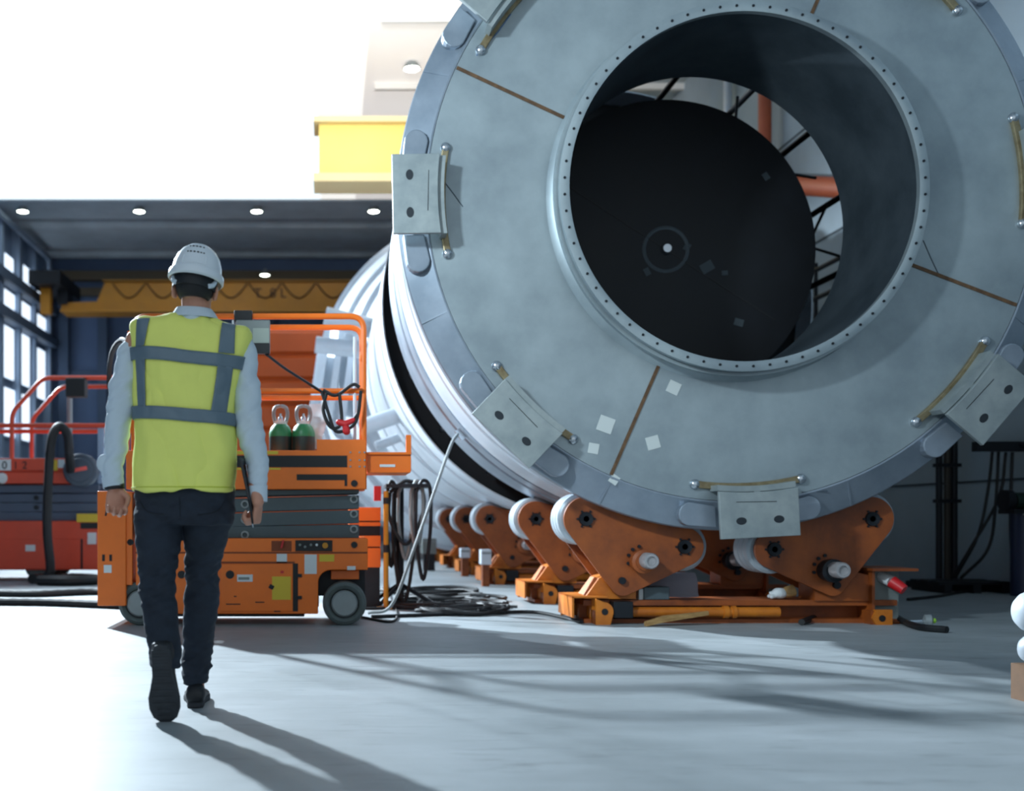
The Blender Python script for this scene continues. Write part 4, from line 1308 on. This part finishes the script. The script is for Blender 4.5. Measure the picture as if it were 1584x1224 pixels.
for i, q in enumerate(([(1400, 897), (1450, 903), (1520, 908), (1584, 905)], [(1404, 930), (1450, 925), (1500, 917), (1584, 914)])):
    pts = [G(x, y) + Vector((0, 0, 0.015)) for x, y in q]
    tag(MB().tube(spline(pts, 8), 0.015, 8).build('floor_cable', M_BLACK), ['black cable on the floor close along the grey side wall', 'black cable on the floor from the red plug toward the grinder'][i], 'cable')
# white pipes stacked on a timber at the side of the foreground
KP = F / 4.55
px0, zA, zB = (1601 - PX) / KP, HC - (949 - PY) / KP, HC - (1008 - PY) / KP
tb = MB().span(((1603 - PX) / KP, 4.53, 0.0), ((1640 - PX) / KP, 4.72, zB - 0.069))
tag(tb.build('timber_bearer', mat('reddish_timber', (120, 88, 62), 0.8, var=0.3, scale=6), smooth=0), 'short reddish timber on the floor under the white pipes', 'timber')
for nm, zc_, r, lab, xe in (('white_pipe', zA, 0.088, 'white pipe end on top of another pipe above the timber', 1587), ('white_pipe', zB, 0.069, 'white pipe end lying directly on the timber', 1594)):
    xe = (xe - PX) / KP
    t = thing(nm, lab, 'pipe', (xe + 0.5, 4.62, zc_ - r), 'white pipes on the timber')
    MB().lathe([(r - 0.012, 0.06), (r, 0.06), (r, 1.2), (r - 0.012, 1.2)], (xe, 4.62, zc_), (1, 0, 0), n=40, close=True).build('pipe_wall', M_WHITE, t)
    MB().lathe([(0, 0.0), (r * 0.35, 0.004), (r * 0.65, 0.016), (r * 0.9, 0.04), (r, 0.07), (0, 0.08)], (xe, 4.62, zc_), (1, 0, 0), n=40).build('end_cap', M_WHITE, t)

# ------------------------------------------------------------------ the walking man
YM = 4.42
KM = F / YM
M_SKIN = mat('skin', (198, 142, 118), 0.5, var=0.12, scale=18)
M_HAIR = mat('black_hair', (24, 24, 28), 0.6, var=0.3, scale=60)
M_SHIRT = mat('pale_blue_shirt', (202, 217, 228), 0.75, var=0.05, scale=10, bump=0.05, bscale=300)
M_VEST = mat('yellow_hi_vis', (240, 244, 124), 0.7, var=0.05, scale=8, bump=0.05, bscale=300)
M_TAPER = mat('grey_reflective_tape', (104, 122, 134), 0.45, 0.1, var=0.06, scale=20)
M_JEANS = mat('dark_denim', (34, 44, 58), 0.85, rgb2=(24, 32, 44), scale=14, bump=0.12, bscale=220)
M_SHOE = mat('black_shoe', (26, 29, 34), 0.55, var=0.2, scale=12)
M_SOLE = mat('shoe_sole', (50, 54, 60), 0.75, var=0.3, scale=25)
M_HAT = mat('white_hard_hat', (222, 230, 236), 0.35, var=0.03, scale=6)


def H(px, py, Y=YM):
    return W(px, py, Y)


man = thing('person', 'man in white hard hat, yellow reflective vest and dark jeans walking away', 'person', (H(275, 0).x, YM, 0))


def section(y, xl, xr, hd, Y=YM, e=2.4, n=36, tilt=0.0):
    """horizontal oval: picture row, picture edges, half depth"""
    k = F / Y
    c = W((xl + xr) / 2, y, Y)
    hw = (xr - xl) / 2 / k
    out = []
    for i in range(n):
        t = 2 * PI * i / n
        cx, sy = math.cos(t), math.sin(t)
        x = hw * math.copysign(abs(cx) ** (2 / e), cx)
        y_ = hd * math.copysign(abs(sy) ** (2 / e), sy)
        out.append(Vector((c.x + x, c.y + y_, c.z + tilt * x)))
    return out


# --- skeleton points
HIPL, KNL, ANL = H(247, 800), W(243, 890, 4.40), W(257, 1006, 4.20)
HIPR, KNR, ANR = H(321, 800), W(312, 888, 4.58), W(304, 1062, 4.555)
SHL, ELL, WRL = H(212, 528), W(183, 652, 4.40), W(177, 752, 4.32)
SHR, ELR, WRR = H(368, 532), W(387, 660, 4.42), W(399, 776, 4.30)
HC_ = W(303, 440, 4.37)                       # centre of the skull
NECK = W(302, 492, 4.41)


def fold(amp, sx=1.0, sz=1.0, f=14.0, seed=0.0):
    def fn(co):
        p = Vector((co.x * f * sx + seed, co.y * f * sx, co.z * f * sz))
        q = Vector((co.x * f * 2.3 * sx, co.y * f * 2.3 * sx + seed, co.z * f * 2.3 * sz))
        return amp * (noise.noise(p) + 0.5 * noise.noise(q))
    return fn


# --- body: one skin
B = MB()
B.loft([section(y, a, c, d, e=2.2) for y, a, c, d in ((505, 262, 338, 0.06), (520, 228, 360, 0.085), (545, 222, 362, 0.10), (600, 222, 352, 0.115), (660, 222, 350, 0.11), (720, 220, 352, 0.115), (770, 218, 354, 0.12), (806, 222, 350, 0.11))])
B.chain([NECK + Vector((0, 0.0, -0.05)), HC_ + Vector((0, 0.02, -0.06))], [0.062, 0.058], 16)
for hp, kn, an in ((HIPL, KNL, ANL), (HIPR, KNR, ANR)):
    B.chain([hp, kn, (kn + an) / 2 + Vector((0, 0.025, 0.03)), an + Vector((0, 0.02, 0))], [0.078, 0.040, 0.036, 0.030], 14)
    B.ball(an + Vector((0, 0.02, -0.02)), 0.035)
for sh, el, wr in ((SHL, ELL, WRL), (SHR, ELR, WRR)):
    B.chain([sh, el, wr], [0.048, 0.038, 0.025], 12)
# head: skull, jaw, nose, brows, ears, lips (facing away from the entrance)
HM = Matrix.Rotation(math.radians(4), 3, 'Y') @ Matrix.Rotation(math.radians(-6), 3, 'X')


def hd(x, y, z):
    return HC_ + HM @ Vector((x, y, z))


B.ball(hd(0, 0, 0.025), (0.076, 0.096, 0.098), 24, 16, HM)
B.ball(hd(0, 0.035, -0.055), (0.058, 0.062, 0.066), 20, 12, HM)
B.ball(hd(0, 0.072, -0.095), (0.028, 0.024, 0.02), 12, 8, HM)
B.chain([hd(0, 0.095, 0.0), hd(0, 0.118, -0.038)], [0.010, 0.014], 8)
for s in (-1, 1):
    B.ball(hd(s * 0.014, 0.104, -0.04), 0.011, 10, 6)
    B.ball(hd(s * 0.032, 0.088, 0.012), (0.024, 0.012, 0.009), 10, 6, HM)
    B.ball(hd(s * 0.045, 0.070, -0.03), (0.022, 0.024, 0.02), 10, 6, HM)
    ER = Matrix.Rotation(s * 0.45, 3, 'Z')
    B.ball(hd(s * 0.080, -0.002, -0.032), (0.010, 0.021, 0.034), 14, 10, HM @ ER)
    B.ball(hd(s * 0.082, -0.006, -0.052), (0.009, 0.013, 0.014), 10, 8, HM @ ER)
B.ball(hd(0, 0.092, -0.066), (0.024, 0.012, 0.006), 10, 6, HM)
B.ball(hd(0, 0.090, -0.078), (0.021, 0.012, 0.007), 10, 6, HM)


# hands
def hand(w, fore, palm_n, side, curls, spread=0.0, thumb_in=0.5):
    """w wrist, fore direction of the hand, palm_n direction the palm faces, side towards the thumb"""
    f = fore.normalized()
    pn = (palm_n - f * palm_n.dot(f)).normalized()
    sd = f.cross(pn)
    if sd.dot(side) < 0:
        sd = -sd
    # palm
    rings = []
    for u, hw, ht in ((-0.012, 0.024, 0.018), (0.015, 0.030, 0.017), (0.05, 0.039, 0.015), (0.085, 0.041, 0.013), (0.096, 0.036, 0.010)):
        c = w + f * u
        rings.append([c + sd * (hw * math.cos(2 * PI * i / 16)) + pn * (ht * math.sin(2 * PI * i / 16)) for i in range(16)])
    B.loft(rings)
    L3 = ((0.040, 0.024, 0.020), (0.045, 0.028, 0.022), (0.042, 0.026, 0.021), (0.033, 0.020, 0.018))
    for k in range(4):
        off = 0.030 - 0.0205 * k
        p = w + f * (0.088 - 0.006 * abs(k - 1.2)) + sd * off
        ang = curls[k][0]
        pts = [p]
        d = f
        for ln, cv in zip(L3[k], curls[k]):
            pass
        a = 0.0
        for ln, cv in zip(L3[k], curls[k]):
            a += cv
            d = f * math.cos(a) + pn * math.sin(a) + sd * spread * (1.5 - k) * 0.1
            p = p + d.normalized() * ln
            pts.append(p)
        B.chain([w + f * 0.06 + sd * off * 0.9] + pts, [0.010, 0.0098, 0.0088, 0.008, 0.0072], 10)
    # thumb from the side of the palm
    t0 = w + f * 0.022 + sd * 0.024 + pn * 0.006
    d1 = (f * 0.65 + sd * 0.55 + pn * 0.5).normalized()
    t1 = t0 + d1 * 0.042
    d2 = (f * 0.8 + pn * thumb_in - sd * thumb_in * 0.4).normalized()
    t2 = t1 + d2 * 0.032
    d3 = (f * 0.7 + pn * thumb_in - sd * thumb_in * 0.8).normalized()
    B.chain([t0, t1, t2, t2 + d3 * 0.024], [0.015, 0.0115, 0.010, 0.0085], 10)
    return f, pn, sd


# free hand: palm turned back, fingers curled up into view
handL = hand(W(178, 752, 4.33), Vector((0.03, 0.0, -1)), Vector((0.30, -0.95, 0.0)), Vector((1, 0, 0)), ((0.75, 0.95, 0.6), (0.8, 1.0, 0.6), (0.85, 1.0, 0.6), (0.85, 1.0, 0.6)), 0.3, 0.7)
# other hand: fist closed round the tablet edge, back of the hand outward
handR = hand(W(400, 773, 4.32), Vector((-0.10, 0.05, -1)), Vector((-0.85, 0.25, 0.0)), Vector((0, 1, 0)), ((1.2, 1.35, 0.9), (1.25, 1.35, 0.9), (1.3, 1.35, 0.9), (1.3, 1.3, 0.9)), 0.1, 0.9)
body, body_bvh = baked(B, 'body', M_SKIN, man, 0.0045, 3)

# --- hair below the helmet
hr = MB()
rings = []
for z_, rx, ry, yo in ((0.06, 0.084, 0.100, -0.004), (0.03, 0.085, 0.101, -0.004), (0.0, 0.082, 0.099, -0.004), (-0.03, 0.0755, 0.091, -0.006), (-0.052, 0.068, 0.078, -0.006), (-0.066, 0.058, 0.062, -0.008)):
    rings.append([hd(rx * math.cos(t), yo + ry * math.sin(t), z_) for t in [PI + PI * i / 22 for i in range(23)]])
inner = [[hd(rx * 0.88 * math.cos(t), yo + ry * 0.88 * math.sin(t), z_) for t in [PI + PI * i / 22 for i in range(23)][::-1]] for z_, rx, ry, yo in ((0.06, 0.084, 0.1, 0), (0.03, 0.085, 0.101, 0), (0.0, 0.082, 0.099, 0), (-0.03, 0.0755, 0.091, 0), (-0.052, 0.068, 0.078, 0), (-0.066, 0.058, 0.062, 0))]
hr.loft([a + b_ for a, b_ in zip(rings, inner)])
hair = hr.build('hair', M_HAIR, man)

# --- shirt
st = MB()
lsl = [(222, 528, 4.42, 18), (207, 541, 4.42, 21), (200, 560, 4.415, 21.5), (192, 600, 4.41, 21.5), (186, 640, 4.40, 21), (180, 675, 4.375, 19), (176, 708, 4.35, 16.5), (175, 732, 4.335, 15.2), (175.5, 752, 4.33, 15.5)]
rsl = [(366, 525, 4.42, 21), (374, 542, 4.42, 21), (377, 565, 4.42, 20), (381, 600, 4.42, 20.5), (384, 640, 4.42, 21.5), (390, 678, 4.40, 20.5), (395, 705, 4.37, 18.5), (399, 735, 4.34, 15), (400, 758, 4.325, 12.5), (400, 776, 4.32, 11.5)]
for sl in (lsl, rsl):
    pts = spline([W(x, y, Y) for x, y, Y, r in sl], 4)
    rr = []
    for i in range(len(sl) - 1):
        for j in range(4):
            rr.append((sl[i][3] + (sl[i + 1][3] - sl[i][3]) * j / 4) / KM)
    rr.append(sl[-1][3] / KM)
    st.tube(pts, rr, 18)
st.loft([section(y, a, c, d, e=2.3) for y, a, c, d in ((500, 245, 350, 0.075), (520, 214, 374, 0.10), (560, 214, 368, 0.12), (640, 218, 356, 0.125), (740, 214, 356, 0.13), (752, 216, 354, 0.12))])
st.loft([section(500, 266, 338, 0.085, 4.41), section(492, 268, 334, 0.078, 4.41), section(481, 274, 327, 0.070, 4.405)])


def sleeve_fold(co):
    # creases run round the arm, strongest at the elbow
    a = noise.noise(Vector((co.x * 11, co.y * 9, co.z * 13 + co.x * 9))) + 0.6 * noise.noise(Vector((co.x * 16 + 4, co.y * 14, co.z * 34 - co.x * 26)))
    return 0.011 * a


shirt, shirt_bvh = baked(st, 'shirt', M_SHIRT, man, 0.006, 4, sleeve_fold)
# collar fold and cuffs
cf = MB()
R0 = [section(y, a, c, d, 4.405, tilt=-0.05) for y, a, c, d in ((479, 273, 329, 0.072), (484, 270, 333, 0.078), (494, 263, 339, 0.088), (494, 265, 337, 0.084), (482, 275, 327, 0.068))]
cf.loft(R0, False)
cf.build('collar', M_SHIRT, shirt)
for a, b_, r1, r2 in (((174, 738, 4.335), (176, 754, 4.33), 16.5, 16.0), ((399, 752, 4.325), (400.5, 777, 4.32), 14.5, 12.8)):
    p, q = W(*a), W(*b_)
    d = (q - p)
    MB().lathe([(r1 / KM, 0), (r2 / KM, d.length), (r2 / KM - 0.004, d.length), (r1 / KM - 0.004, 0)], p, d, 24, close=True).build('cuff', M_SHIRT, shirt)
fl_ = MB().ball(W(160, 716, 4.33), (0.028, 0.018, 0.036), 14, 10, Matrix.Rotation(0.25, 3, 'Y'))
fl_.ball(W(166, 733, 4.33), (0.026, 0.02, 0.022), 12, 8)
baked(fl_, 'turned_cuff', M_SHIRT, shirt, 0.006, 3)

# --- vest
vs_ = MB()
vrows = [(492, 260, 336, 0.080), (496, 245, 348, 0.092), (500, 229, 362, 0.103), (504, 214, 374, 0.110), (508, 205, 381, 0.115), (514, 202.5, 384.5, 0.12), (530, 202.5, 383.5, 0.128), (548, 203.5, 379, 0.140), (575, 206, 372.5, 0.150), (605, 208.5, 367, 0.152),
         (640, 210, 362.5, 0.150), (670, 209, 364, 0.150), (700, 207.5, 367, 0.153), (730, 206.5, 367, 0.158), (752, 206, 364.5, 0.160), (760, 206, 363, 0.160)]
outer = [section(y, a, c, d, e=2.5, n=64, tilt=-0.02 - 0.05 * min(1, max(0, (560 - y) / 60))) for y, a, c, d in vrows]
inner = [section(y + 2 if i == 0 else y, a + 5, c - 5, d - 0.012, e=2.5, n=64, tilt=-0.02 - 0.05 * min(1, max(0, (560 - y) / 60))) for i, (y, a, c, d) in enumerate(vrows)]
vs_.loft(outer + inner[::-1], False, True)


def vest_fold(co):
    x = (co.x / 4.42 * F) + PX
    lo = max(0.0, min(1.0, (0.98 - co.z) / 0.18))
    s = 0.007 * lo * math.sin(co.x * 34 + 6 * co.z + 2 * noise.noise(co * 6))
    g = 0.020 * noise.noise(Vector((co.x * 8, co.y * 6, co.z * 5 + co.x * 7))) + 0.007 * noise.noise(Vector((co.x * 22, co.y * 10, co.z * 12)))
    # long drape from the shoulder blade
    d_ = math.exp(-((co.x + 0.34 + (co.z - 1.2) * 0.15) / 0.03) ** 2) * 0.012 * max(0, min(1, (1.35 - co.z) / 0.2))
    return s + g - d_


vme = vs_.mesh('vest', 0)
bm = bmesh.new()
bm.from_mesh(vme)
bmesh.ops.subdivide_edges(bm, edges=bm.edges[:], cuts=2, use_grid_fill=True, smooth=0.4)
bm.normal_update()
nn = [(v, v.normal.copy()) for v in bm.verts]
for v, n in nn:
    v.co += n * vest_fold(v.co)
bm.normal_update()
vest_bvh = BVHTree.FromBMesh(bm)
bm.to_mesh(vme)
bm.free()
vme.polygons.foreach_set('use_smooth', [True] * len(vme.polygons))
vme.materials.append(M_VEST)
vme.transform(Matrix.Translation(-world_of(man)))
vest = bpy.data.objects.new('vest', vme)
COL.objects.link(vest)
vest.parent = man
MB().tube([p + Vector((0, 0, 0.0)) for p in section(495, 262, 336, 0.086, e=2.4, n=40, tilt=-0.05)] + [section(495, 262, 336, 0.086, e=2.4, n=40, tilt=-0.05)[0]], 0.004, 6).build('neck_piping', mat('yellow_piping', (196, 206, 60)), vest)


def hit(p, d):
    loc, nrm, _, _ = vest_bvh.ray_cast(Vector(p), Vector(d), 1.0)
    return None if loc is None else (loc, nrm)


def tape(path, name='reflective_tape'):
    """path: list of (upper/left point, lower/right point) rows lying on the vest"""
    m_ = MB()
    n = len(path[0])
    vs = [p for row in path for p in row]
    fs = []
    for i in range(len(path) - 1):
        for j in range(n - 1):
            a = i * n + j
            fs.append((a, a + 1, a + n + 1, a + n))
    m_.add(vs, fs)
    o = m_.build(name, M_TAPER, vest, smooth=180)
    so = o.modifiers.new('thickness', 'SOLIDIFY')
    so.thickness = 0.002
    so.offset = 0
    return o


def ring_tape(y_top_l, y_top_r, width):
    """belt all round; picture rows of its upper edge at the two sides"""
    ax = Vector((H(286, 0).x, YM, 0))
    rows = []
    for i in range(193):
        t = 2 * PI * i / 192
        d = Vector((math.cos(t), math.sin(t), 0))
        row = []
        for j in range(6):
            yy = y_top_l + (y_top_r - y_top_l) * (d.x + 1) / 2 + width * j / 5
            z_ = HC - (yy - PY) / KM
            h_ = hit(ax + Vector((0, 0, z_)) + d * 0.5, -d)
            if h_ is None:
                row = None
                break
            row.append(h_[0] + d * 0.007)
        if row:
            rows.append(row)
    return tape(rows)


hem = []
for i in range(97):
    d = Vector((math.cos(2 * PI * i / 96), math.sin(2 * PI * i / 96), 0))
    h_ = hit(Vector((H(286, 0).x, YM, HC - (755 - PY) / KM)) + d * 0.5, -d)
    if h_:
        hem.append(h_[0] + d * 0.001)
MB().tube(hem, 0.0022, 6).build('hem_stitching', mat('yellow_piping', (196, 206, 60)), vest)
ring_tape(541, 556, 20)
ring_tape(631, 642, 19.5)


def strap(xt0, xb0, xt1, xb1, y0, y1, back=True):
    rows = []
    n = 70
    for i in range(n + 1):
        u = i / n
        y = y0 + (y1 - y0) * u
        l = xt0 + (xt1 - xt0) * u
        r = xb0 + (xb1 - xb0) * u
        row = []
        for j in range(10):
            px = l + (r - l) * j / 9
            p = W(px, y, YM)
            h_ = hit(p + Vector((0, -0.5 if back else 0.5, 0)), (0, 1 if back else -1, 0))
            if h_ is None:
                row = None
                break
            row.append(h_[0] + Vector((0, -0.008 if back else 0.008, 0)))
        if row:
            rows.append(row)
    return tape(rows)


for bk in (True, False):
    strap(219, 239, 216, 231, 500, 542, bk)
    strap(216, 232, 220, 233, 560, 634, bk)
    strap(347, 367, 343, 366, 505, 553, bk)
    strap(342, 364, 332, 354, 573, 642, bk)

# --- trousers
tr = MB()
tr.loft([section(y, a, c, d, e=2.5) for y, a, c, d in ((735, 212, 360, 0.13), (770, 209.5, 361.5, 0.14), (795, 209, 362, 0.135), (812, 211, 361, 0.12))])
LL = [(246, 800, 4.42, 37, .105), (246, 830, 4.415, 35, .10), (245, 860, 4.405, 33, .09), (245, 885, 4.40, 30.5, .082), (243, 900, 4.39, 29.5, .08), (246, 930, 4.35, 27.5, .078), (249, 965, 4.29, 26.5, .076), (254, 995, 4.235, 26, .074), (257, 1018, 4.20, 25, .072), (259, 1032, 4.18, 24.5, .07)]
RL = [(323, 800, 4.43, 38, .105), (319, 830, 4.47, 34, .10), (315, 860, 4.52, 30, .09), (312, 890, 4.555, 26.5, .082), (312, 920, 4.56, 26.5, .078), (310, 955, 4.56, 26, .076), (307, 990, 4.56, 23.5, .072), (305, 1020, 4.56, 21.5, .068), (305, 1040, 4.56, 21.5, .07), (302, 1058, 4.555, 19.5, .068)]
for LG in (LL, RL):
    rings = []
    for x, y, Y, hw, hd_ in LG:
        hw2 = hw * (F / Y) / KM
        rings.append(section(y, x - hw, x + hw, hd_, Y, e=2.2, n=28))
    tr.loft(rings)


def jean_fold(co):
    z_ = co.z
    k_ = 0.5 + 1.2 * math.exp(-((z_ - 0.53) / 0.10) ** 2) + 1.5 * math.exp(-((z_ - 0.17) / 0.09) ** 2) + 0.8 * math.exp(-((z_ - 0.80) / 0.06) ** 2)
    a = noise.noise(Vector((co.x * 9, co.y * 9, z_ * 24 + co.x * 14))) + 0.5 * noise.noise(Vector((co.x * 16 + 3, co.y * 16, z_ * 48 - co.x * 20)))
    return 0.010 * k_ * a


trousers, _b = baked(tr, 'trousers', M_JEANS, man, 0.006, 4, jean_fold)
# pocket seams
for pts in ([(222, 775), (236, 792), (262, 796)], [(352, 775), (338, 792), (312, 797)], [(285, 770), (286, 800)]):
    q = []
    for x, y in [tuple(p) for p in spline([(a, b_, 0) for a, b_ in pts], 5) for p in [(p[0], p[1])]]:
        h_ = _b.ray_cast(W(x, y, YM) + Vector((0, -0.6, 0)), Vector((0, 1, 0)))
        if h_[0] is not None:
            q.append(h_[0])
    if len(q) > 2:
        MB().tube(q, 0.002, 5).build('seam', mat('dark_thread', (18, 24, 32), 0.9), trousers)


# --- shoes
def shoe(M, name='shoe'):
    """local frame: x across, y heel to toe, z up; origin under the heel"""
    prof = [(-0.008, 0.024, 0.03, 0.060), (0.0, 0.031, 0.02, 0.085), (0.03, 0.036, 0.012, 0.098), (0.075, 0.036, 0.012, 0.098), (0.12, 0.036, 0.012, 0.082), (0.16, 0.041, 0.012, 0.066), (0.20, 0.046, 0.012, 0.056), (0.245, 0.044, 0.012, 0.048), (0.275, 0.034, 0.014, 0.042), (0.292, 0.018, 0.018, 0.034)]
    up = MB()
    rings = []
    for y, hw, z0, z1 in prof:
        r = []
        for i in range(20):
            t = 2 * PI * i / 20
            cx, sz = math.cos(t), math.sin(t)
            x = hw * math.copysign(abs(cx) ** 0.8, cx) * (1.0 if sz < 0.2 else 1 - 0.25 * sz)
            z_ = (z0 + z1) / 2 + (z1 - z0) / 2 * math.copysign(abs(sz) ** 0.8, sz)
            r.append(M @ Vector((x, y, z_)))
        rings.append(r)
    up.loft(rings)
    o = up.build(name, M_SHOE, man, smooth=60)
    outline = [(0.0, -0.012), (0.018, -0.007), (0.029, 0.015), (0.031, 0.06), (0.031, 0.11), (0.039, 0.155), (0.049, 0.20), (0.048, 0.245), (0.037, 0.28), (0.018, 0.298), (0, 0.302)]
    outline = outline + [(-x, y) for x, y in outline[-2:0:-1]]
    so = MB()
    n = len(outline)
    zs = (0.0, 0.006, 0.018, 0.024)
    sc = (0.95, 1.0, 1.0, 0.96)
    so.loft([[M @ Vector((x * s, 0.14 + (y - 0.14) * s, z_)) for x, y in outline] for z_, s in zip(zs, sc)])
    s_ = so.build('sole', M_SOLE, o, smooth=40)
    tread = MB()
    for k in range(11):
        y = 0.012 + k * 0.0265
        hw = 0.027 if y < 0.13 else 0.036 if y < 0.25 else 0.022
        c = M @ Vector((0, y, 0.0))
        tread.box(c, (hw * 2, 0.012, 0.004), M.to_3x3())
    tg = tread.build('tread', M_SOLE, s_, smooth=0)
    tag(tg, kind='stuff')
    return o


# trailing foot up on its toes: toe on the floor, heel raised towards the camera
toe = W(256, 1116, 4.165)
toe.z = 0.004
MT = Matrix.Translation(toe) @ Matrix.Rotation(math.radians(-2), 4, 'Y') @ Matrix.Rotation(math.radians(-76), 4, 'X') @ Matrix.Diagonal((1.22, 1, 1, 1)) @ Matrix.Translation((0, -0.292, 0))
shoe(MT)
heel = W(302, 1096, F * HC / 293)
heel.z = 0.0
MT = Matrix.Translation(heel) @ Matrix.Rotation(math.radians(5), 4, 'Z') @ Matrix.Diagonal((1.15, 1, 1, 1))
shoe(MT)

# --- hard hat
HT = Matrix.Translation(HC_ + HM @ Vector((0, 0.0, 0.045))) @ Matrix.Rotation(math.radians(7.5), 4, 'Y') @ Matrix.Rotation(math.radians(-5), 4, 'X')
hh = MB()


def hat_ring(z_, rx, ry, n=48, yo=0.0, drop=0.0):
    return [HT @ Vector((rx * math.cos(2 * PI * i / n), yo + ry * math.sin(2 * PI * i / n), z_ - drop * (0.5 - 0.5 * math.sin(2 * PI * i / n)))) for i in range(n)]


prof = [(-0.034, 0.1085, 0.128), (-0.030, 0.111, 0.132), (-0.008, 0.1095, 0.131), (-0.001, 0.103, 0.128), (0.002, 0.0985, 0.125), (0.03, 0.0955, 0.121), (0.06, 0.085, 0.109), (0.085, 0.068, 0.088), (0.102, 0.046, 0.062), (0.112, 0.022, 0.03), (0.1145, 0.004, 0.005)]
rings = [hat_ring(z_, rx, ry) for z_, rx, ry in prof]
inn = [hat_ring(z_ - 0.003, rx - 0.005, ry - 0.005) for z_, rx, ry in prof[:-1]]
hh.loft([*inn[::-1], *rings], True)
hat = hh.build('hard_hat', M_HAT, man, smooth=40)
peak = MB()
pk = []
for dz in (0.0, 0.004):
    a = [HT @ Vector((0.10 * math.cos(t), 0.125 * math.sin(t), -0.030 + dz)) for t in [0.5 + (PI - 1.0) * i / 16 for i in range(17)]]
    b_ = [HT @ Vector((0.10 * math.cos(t), 0.125 * math.sin(t) + 0.055 * math.sin((t - 0.5) / (PI - 1.0) * PI), -0.040 + dz)) for t in [0.5 + (PI - 1.0) * i / 16 for i in range(17)][::-1]]
    pk.append(a + b_)
peak.loft(pk)
peak.build('peak', M_HAT, hat, smooth=30)


def on_hat(x, z_):
    """point of the hat's back surface"""
    for (za, rxa, rya), (zb_, rxb, ryb) in zip(prof[:-1], prof[1:]):
        if za <= z_ <= zb_:
            u = (z_ - za) / (zb_ - za)
            rx, ry = rxa + (rxb - rxa) * u, rya + (ryb - rya) * u
            return Vector((x, -ry * math.sqrt(max(0, 1 - (x / rx) ** 2)), z_))


for z_, xs in ((0.052, (-0.030, -0.018, -0.004, 0.010, 0.022, 0.032)), (0.080, (-0.026, -0.013, 0.0, 0.013, 0.026))):
    for x in xs:
        p = on_hat(x, z_)
        w_ = 0.0055 if abs(x) < 0.02 else 0.004
        m_ = MB().ball((0, 0, 0), (w_, 0.003, 0.0030), 10, 6)
        m_.v = [tuple(HT @ (p + Vector(v))) for v in m_.v]
        m_.build('vent_slot', M_BLACK, hat)
# raised panel edge at the back
edge = [on_hat(x, z_) for x, z_ in ((-0.044, 0.036), (-0.046, 0.02), (-0.047, 0.006))]
for s in (-1, 1):
    m_ = MB().tube([HT @ Vector((s * p.x, p.y - 0.0005, p.z)) for p in edge], 0.002, 6)
    m_.build('panel_edge', M_HAT, hat)
m_ = MB().tube([HT @ (on_hat(x, 0.006) + Vector((0, -0.0005, 0))) for x in (-0.047, -0.02, 0.0, 0.02, 0.047)], 0.002, 6)
m_.build('panel_edge', M_HAT, hat)
# headband with its side straps
hb = MB()
bz = -0.048
for zz_ in (0,):
    ro = [[HT @ Vector((0.088 * math.cos(t), 0.106 * math.sin(t) - 0.002, z_)) for t in [PI + PI * i / 24 for i in range(25)]] + [HT @ Vector((0.084 * math.cos(t), 0.102 * math.sin(t) - 0.002, z_)) for t in [PI + PI * i / 24 for i in range(25)][::-1]] for z_ in (bz - 0.026, bz + 0.022)]
    hb.loft(ro)
hb.build('headband', mat('headband_black', (20, 24, 28), 0.6), hat)
for s in (-1, 1):
    p = [HT @ Vector((s * 0.084, -0.030, -0.02)), HT @ Vector((s * 0.079, -0.056, -0.055)), HT @ Vector((s * 0.066, -0.078, -0.068))]
    MB().tube(spline(p, 5), 0.0095, 8).build('strap', M_SHIRT, hat)

# --- wristwatch
p, q = W(176.5, 748, 4.33), W(177.5, 757, 4.33)
MB().lathe([(0.036, 0), (0.039, 0.004), (0.039, 0.02), (0.036, 0.024)], p, q - p, 24).build('wristwatch', M_BLACK, man)

# --- things in his hand
ta, tb_ = W(373, 714, 4.30), W(388.5, 786, 4.30)
axis_ = (tb_ - ta).normalized()
side_ = Vector((0.10, 1, 0)).normalized()
nrm_ = axis_.cross(side_).normalized()
side_ = nrm_.cross(axis_).normalized()
Lt = (tb_ - ta).length
m_ = MB()
Rt = Matrix((side_, nrm_, axis_)).transposed()
m_.box(ta + axis_ * Lt / 2 + side_ * 0.055, (0.13, 0.010, Lt + 0.03), Rt)
tb2 = thing('tablet', 'thin dark tablet held edge-on in the walking man\'s hand', 'tablet', (ta + tb_) / 2)
m_.build('casing', mat('tablet_black', (28, 32, 38), 0.35), tb2, smooth=0, bevel=0.003)
m_ = MB().box(ta + axis_ * Lt / 2 + side_ * 0.055 + nrm_ * 0.0052, (0.118, 0.001, Lt + 0.015), Rt)
m_.build('screen', mat('tablet_glass', (10, 12, 16), 0.08), tb2, smooth=0)
pa, pb = W(386, 772, 4.28), W(391.5, 817, 4.28)
t = thing('pen', 'slim pen with silver tip sticking out below the walking man\'s fist', 'pen', (pa + pb) / 2)
d_ = (pb - pa)
MB().cyl(pa, pa + d_ * 0.86, 0.0042, 12).build('barrel', M_BLACK, t)
MB().cyl(pa + d_ * 0.86, pb, 0.0040, 12, 0.001).build('tip', M_CHROME, t)
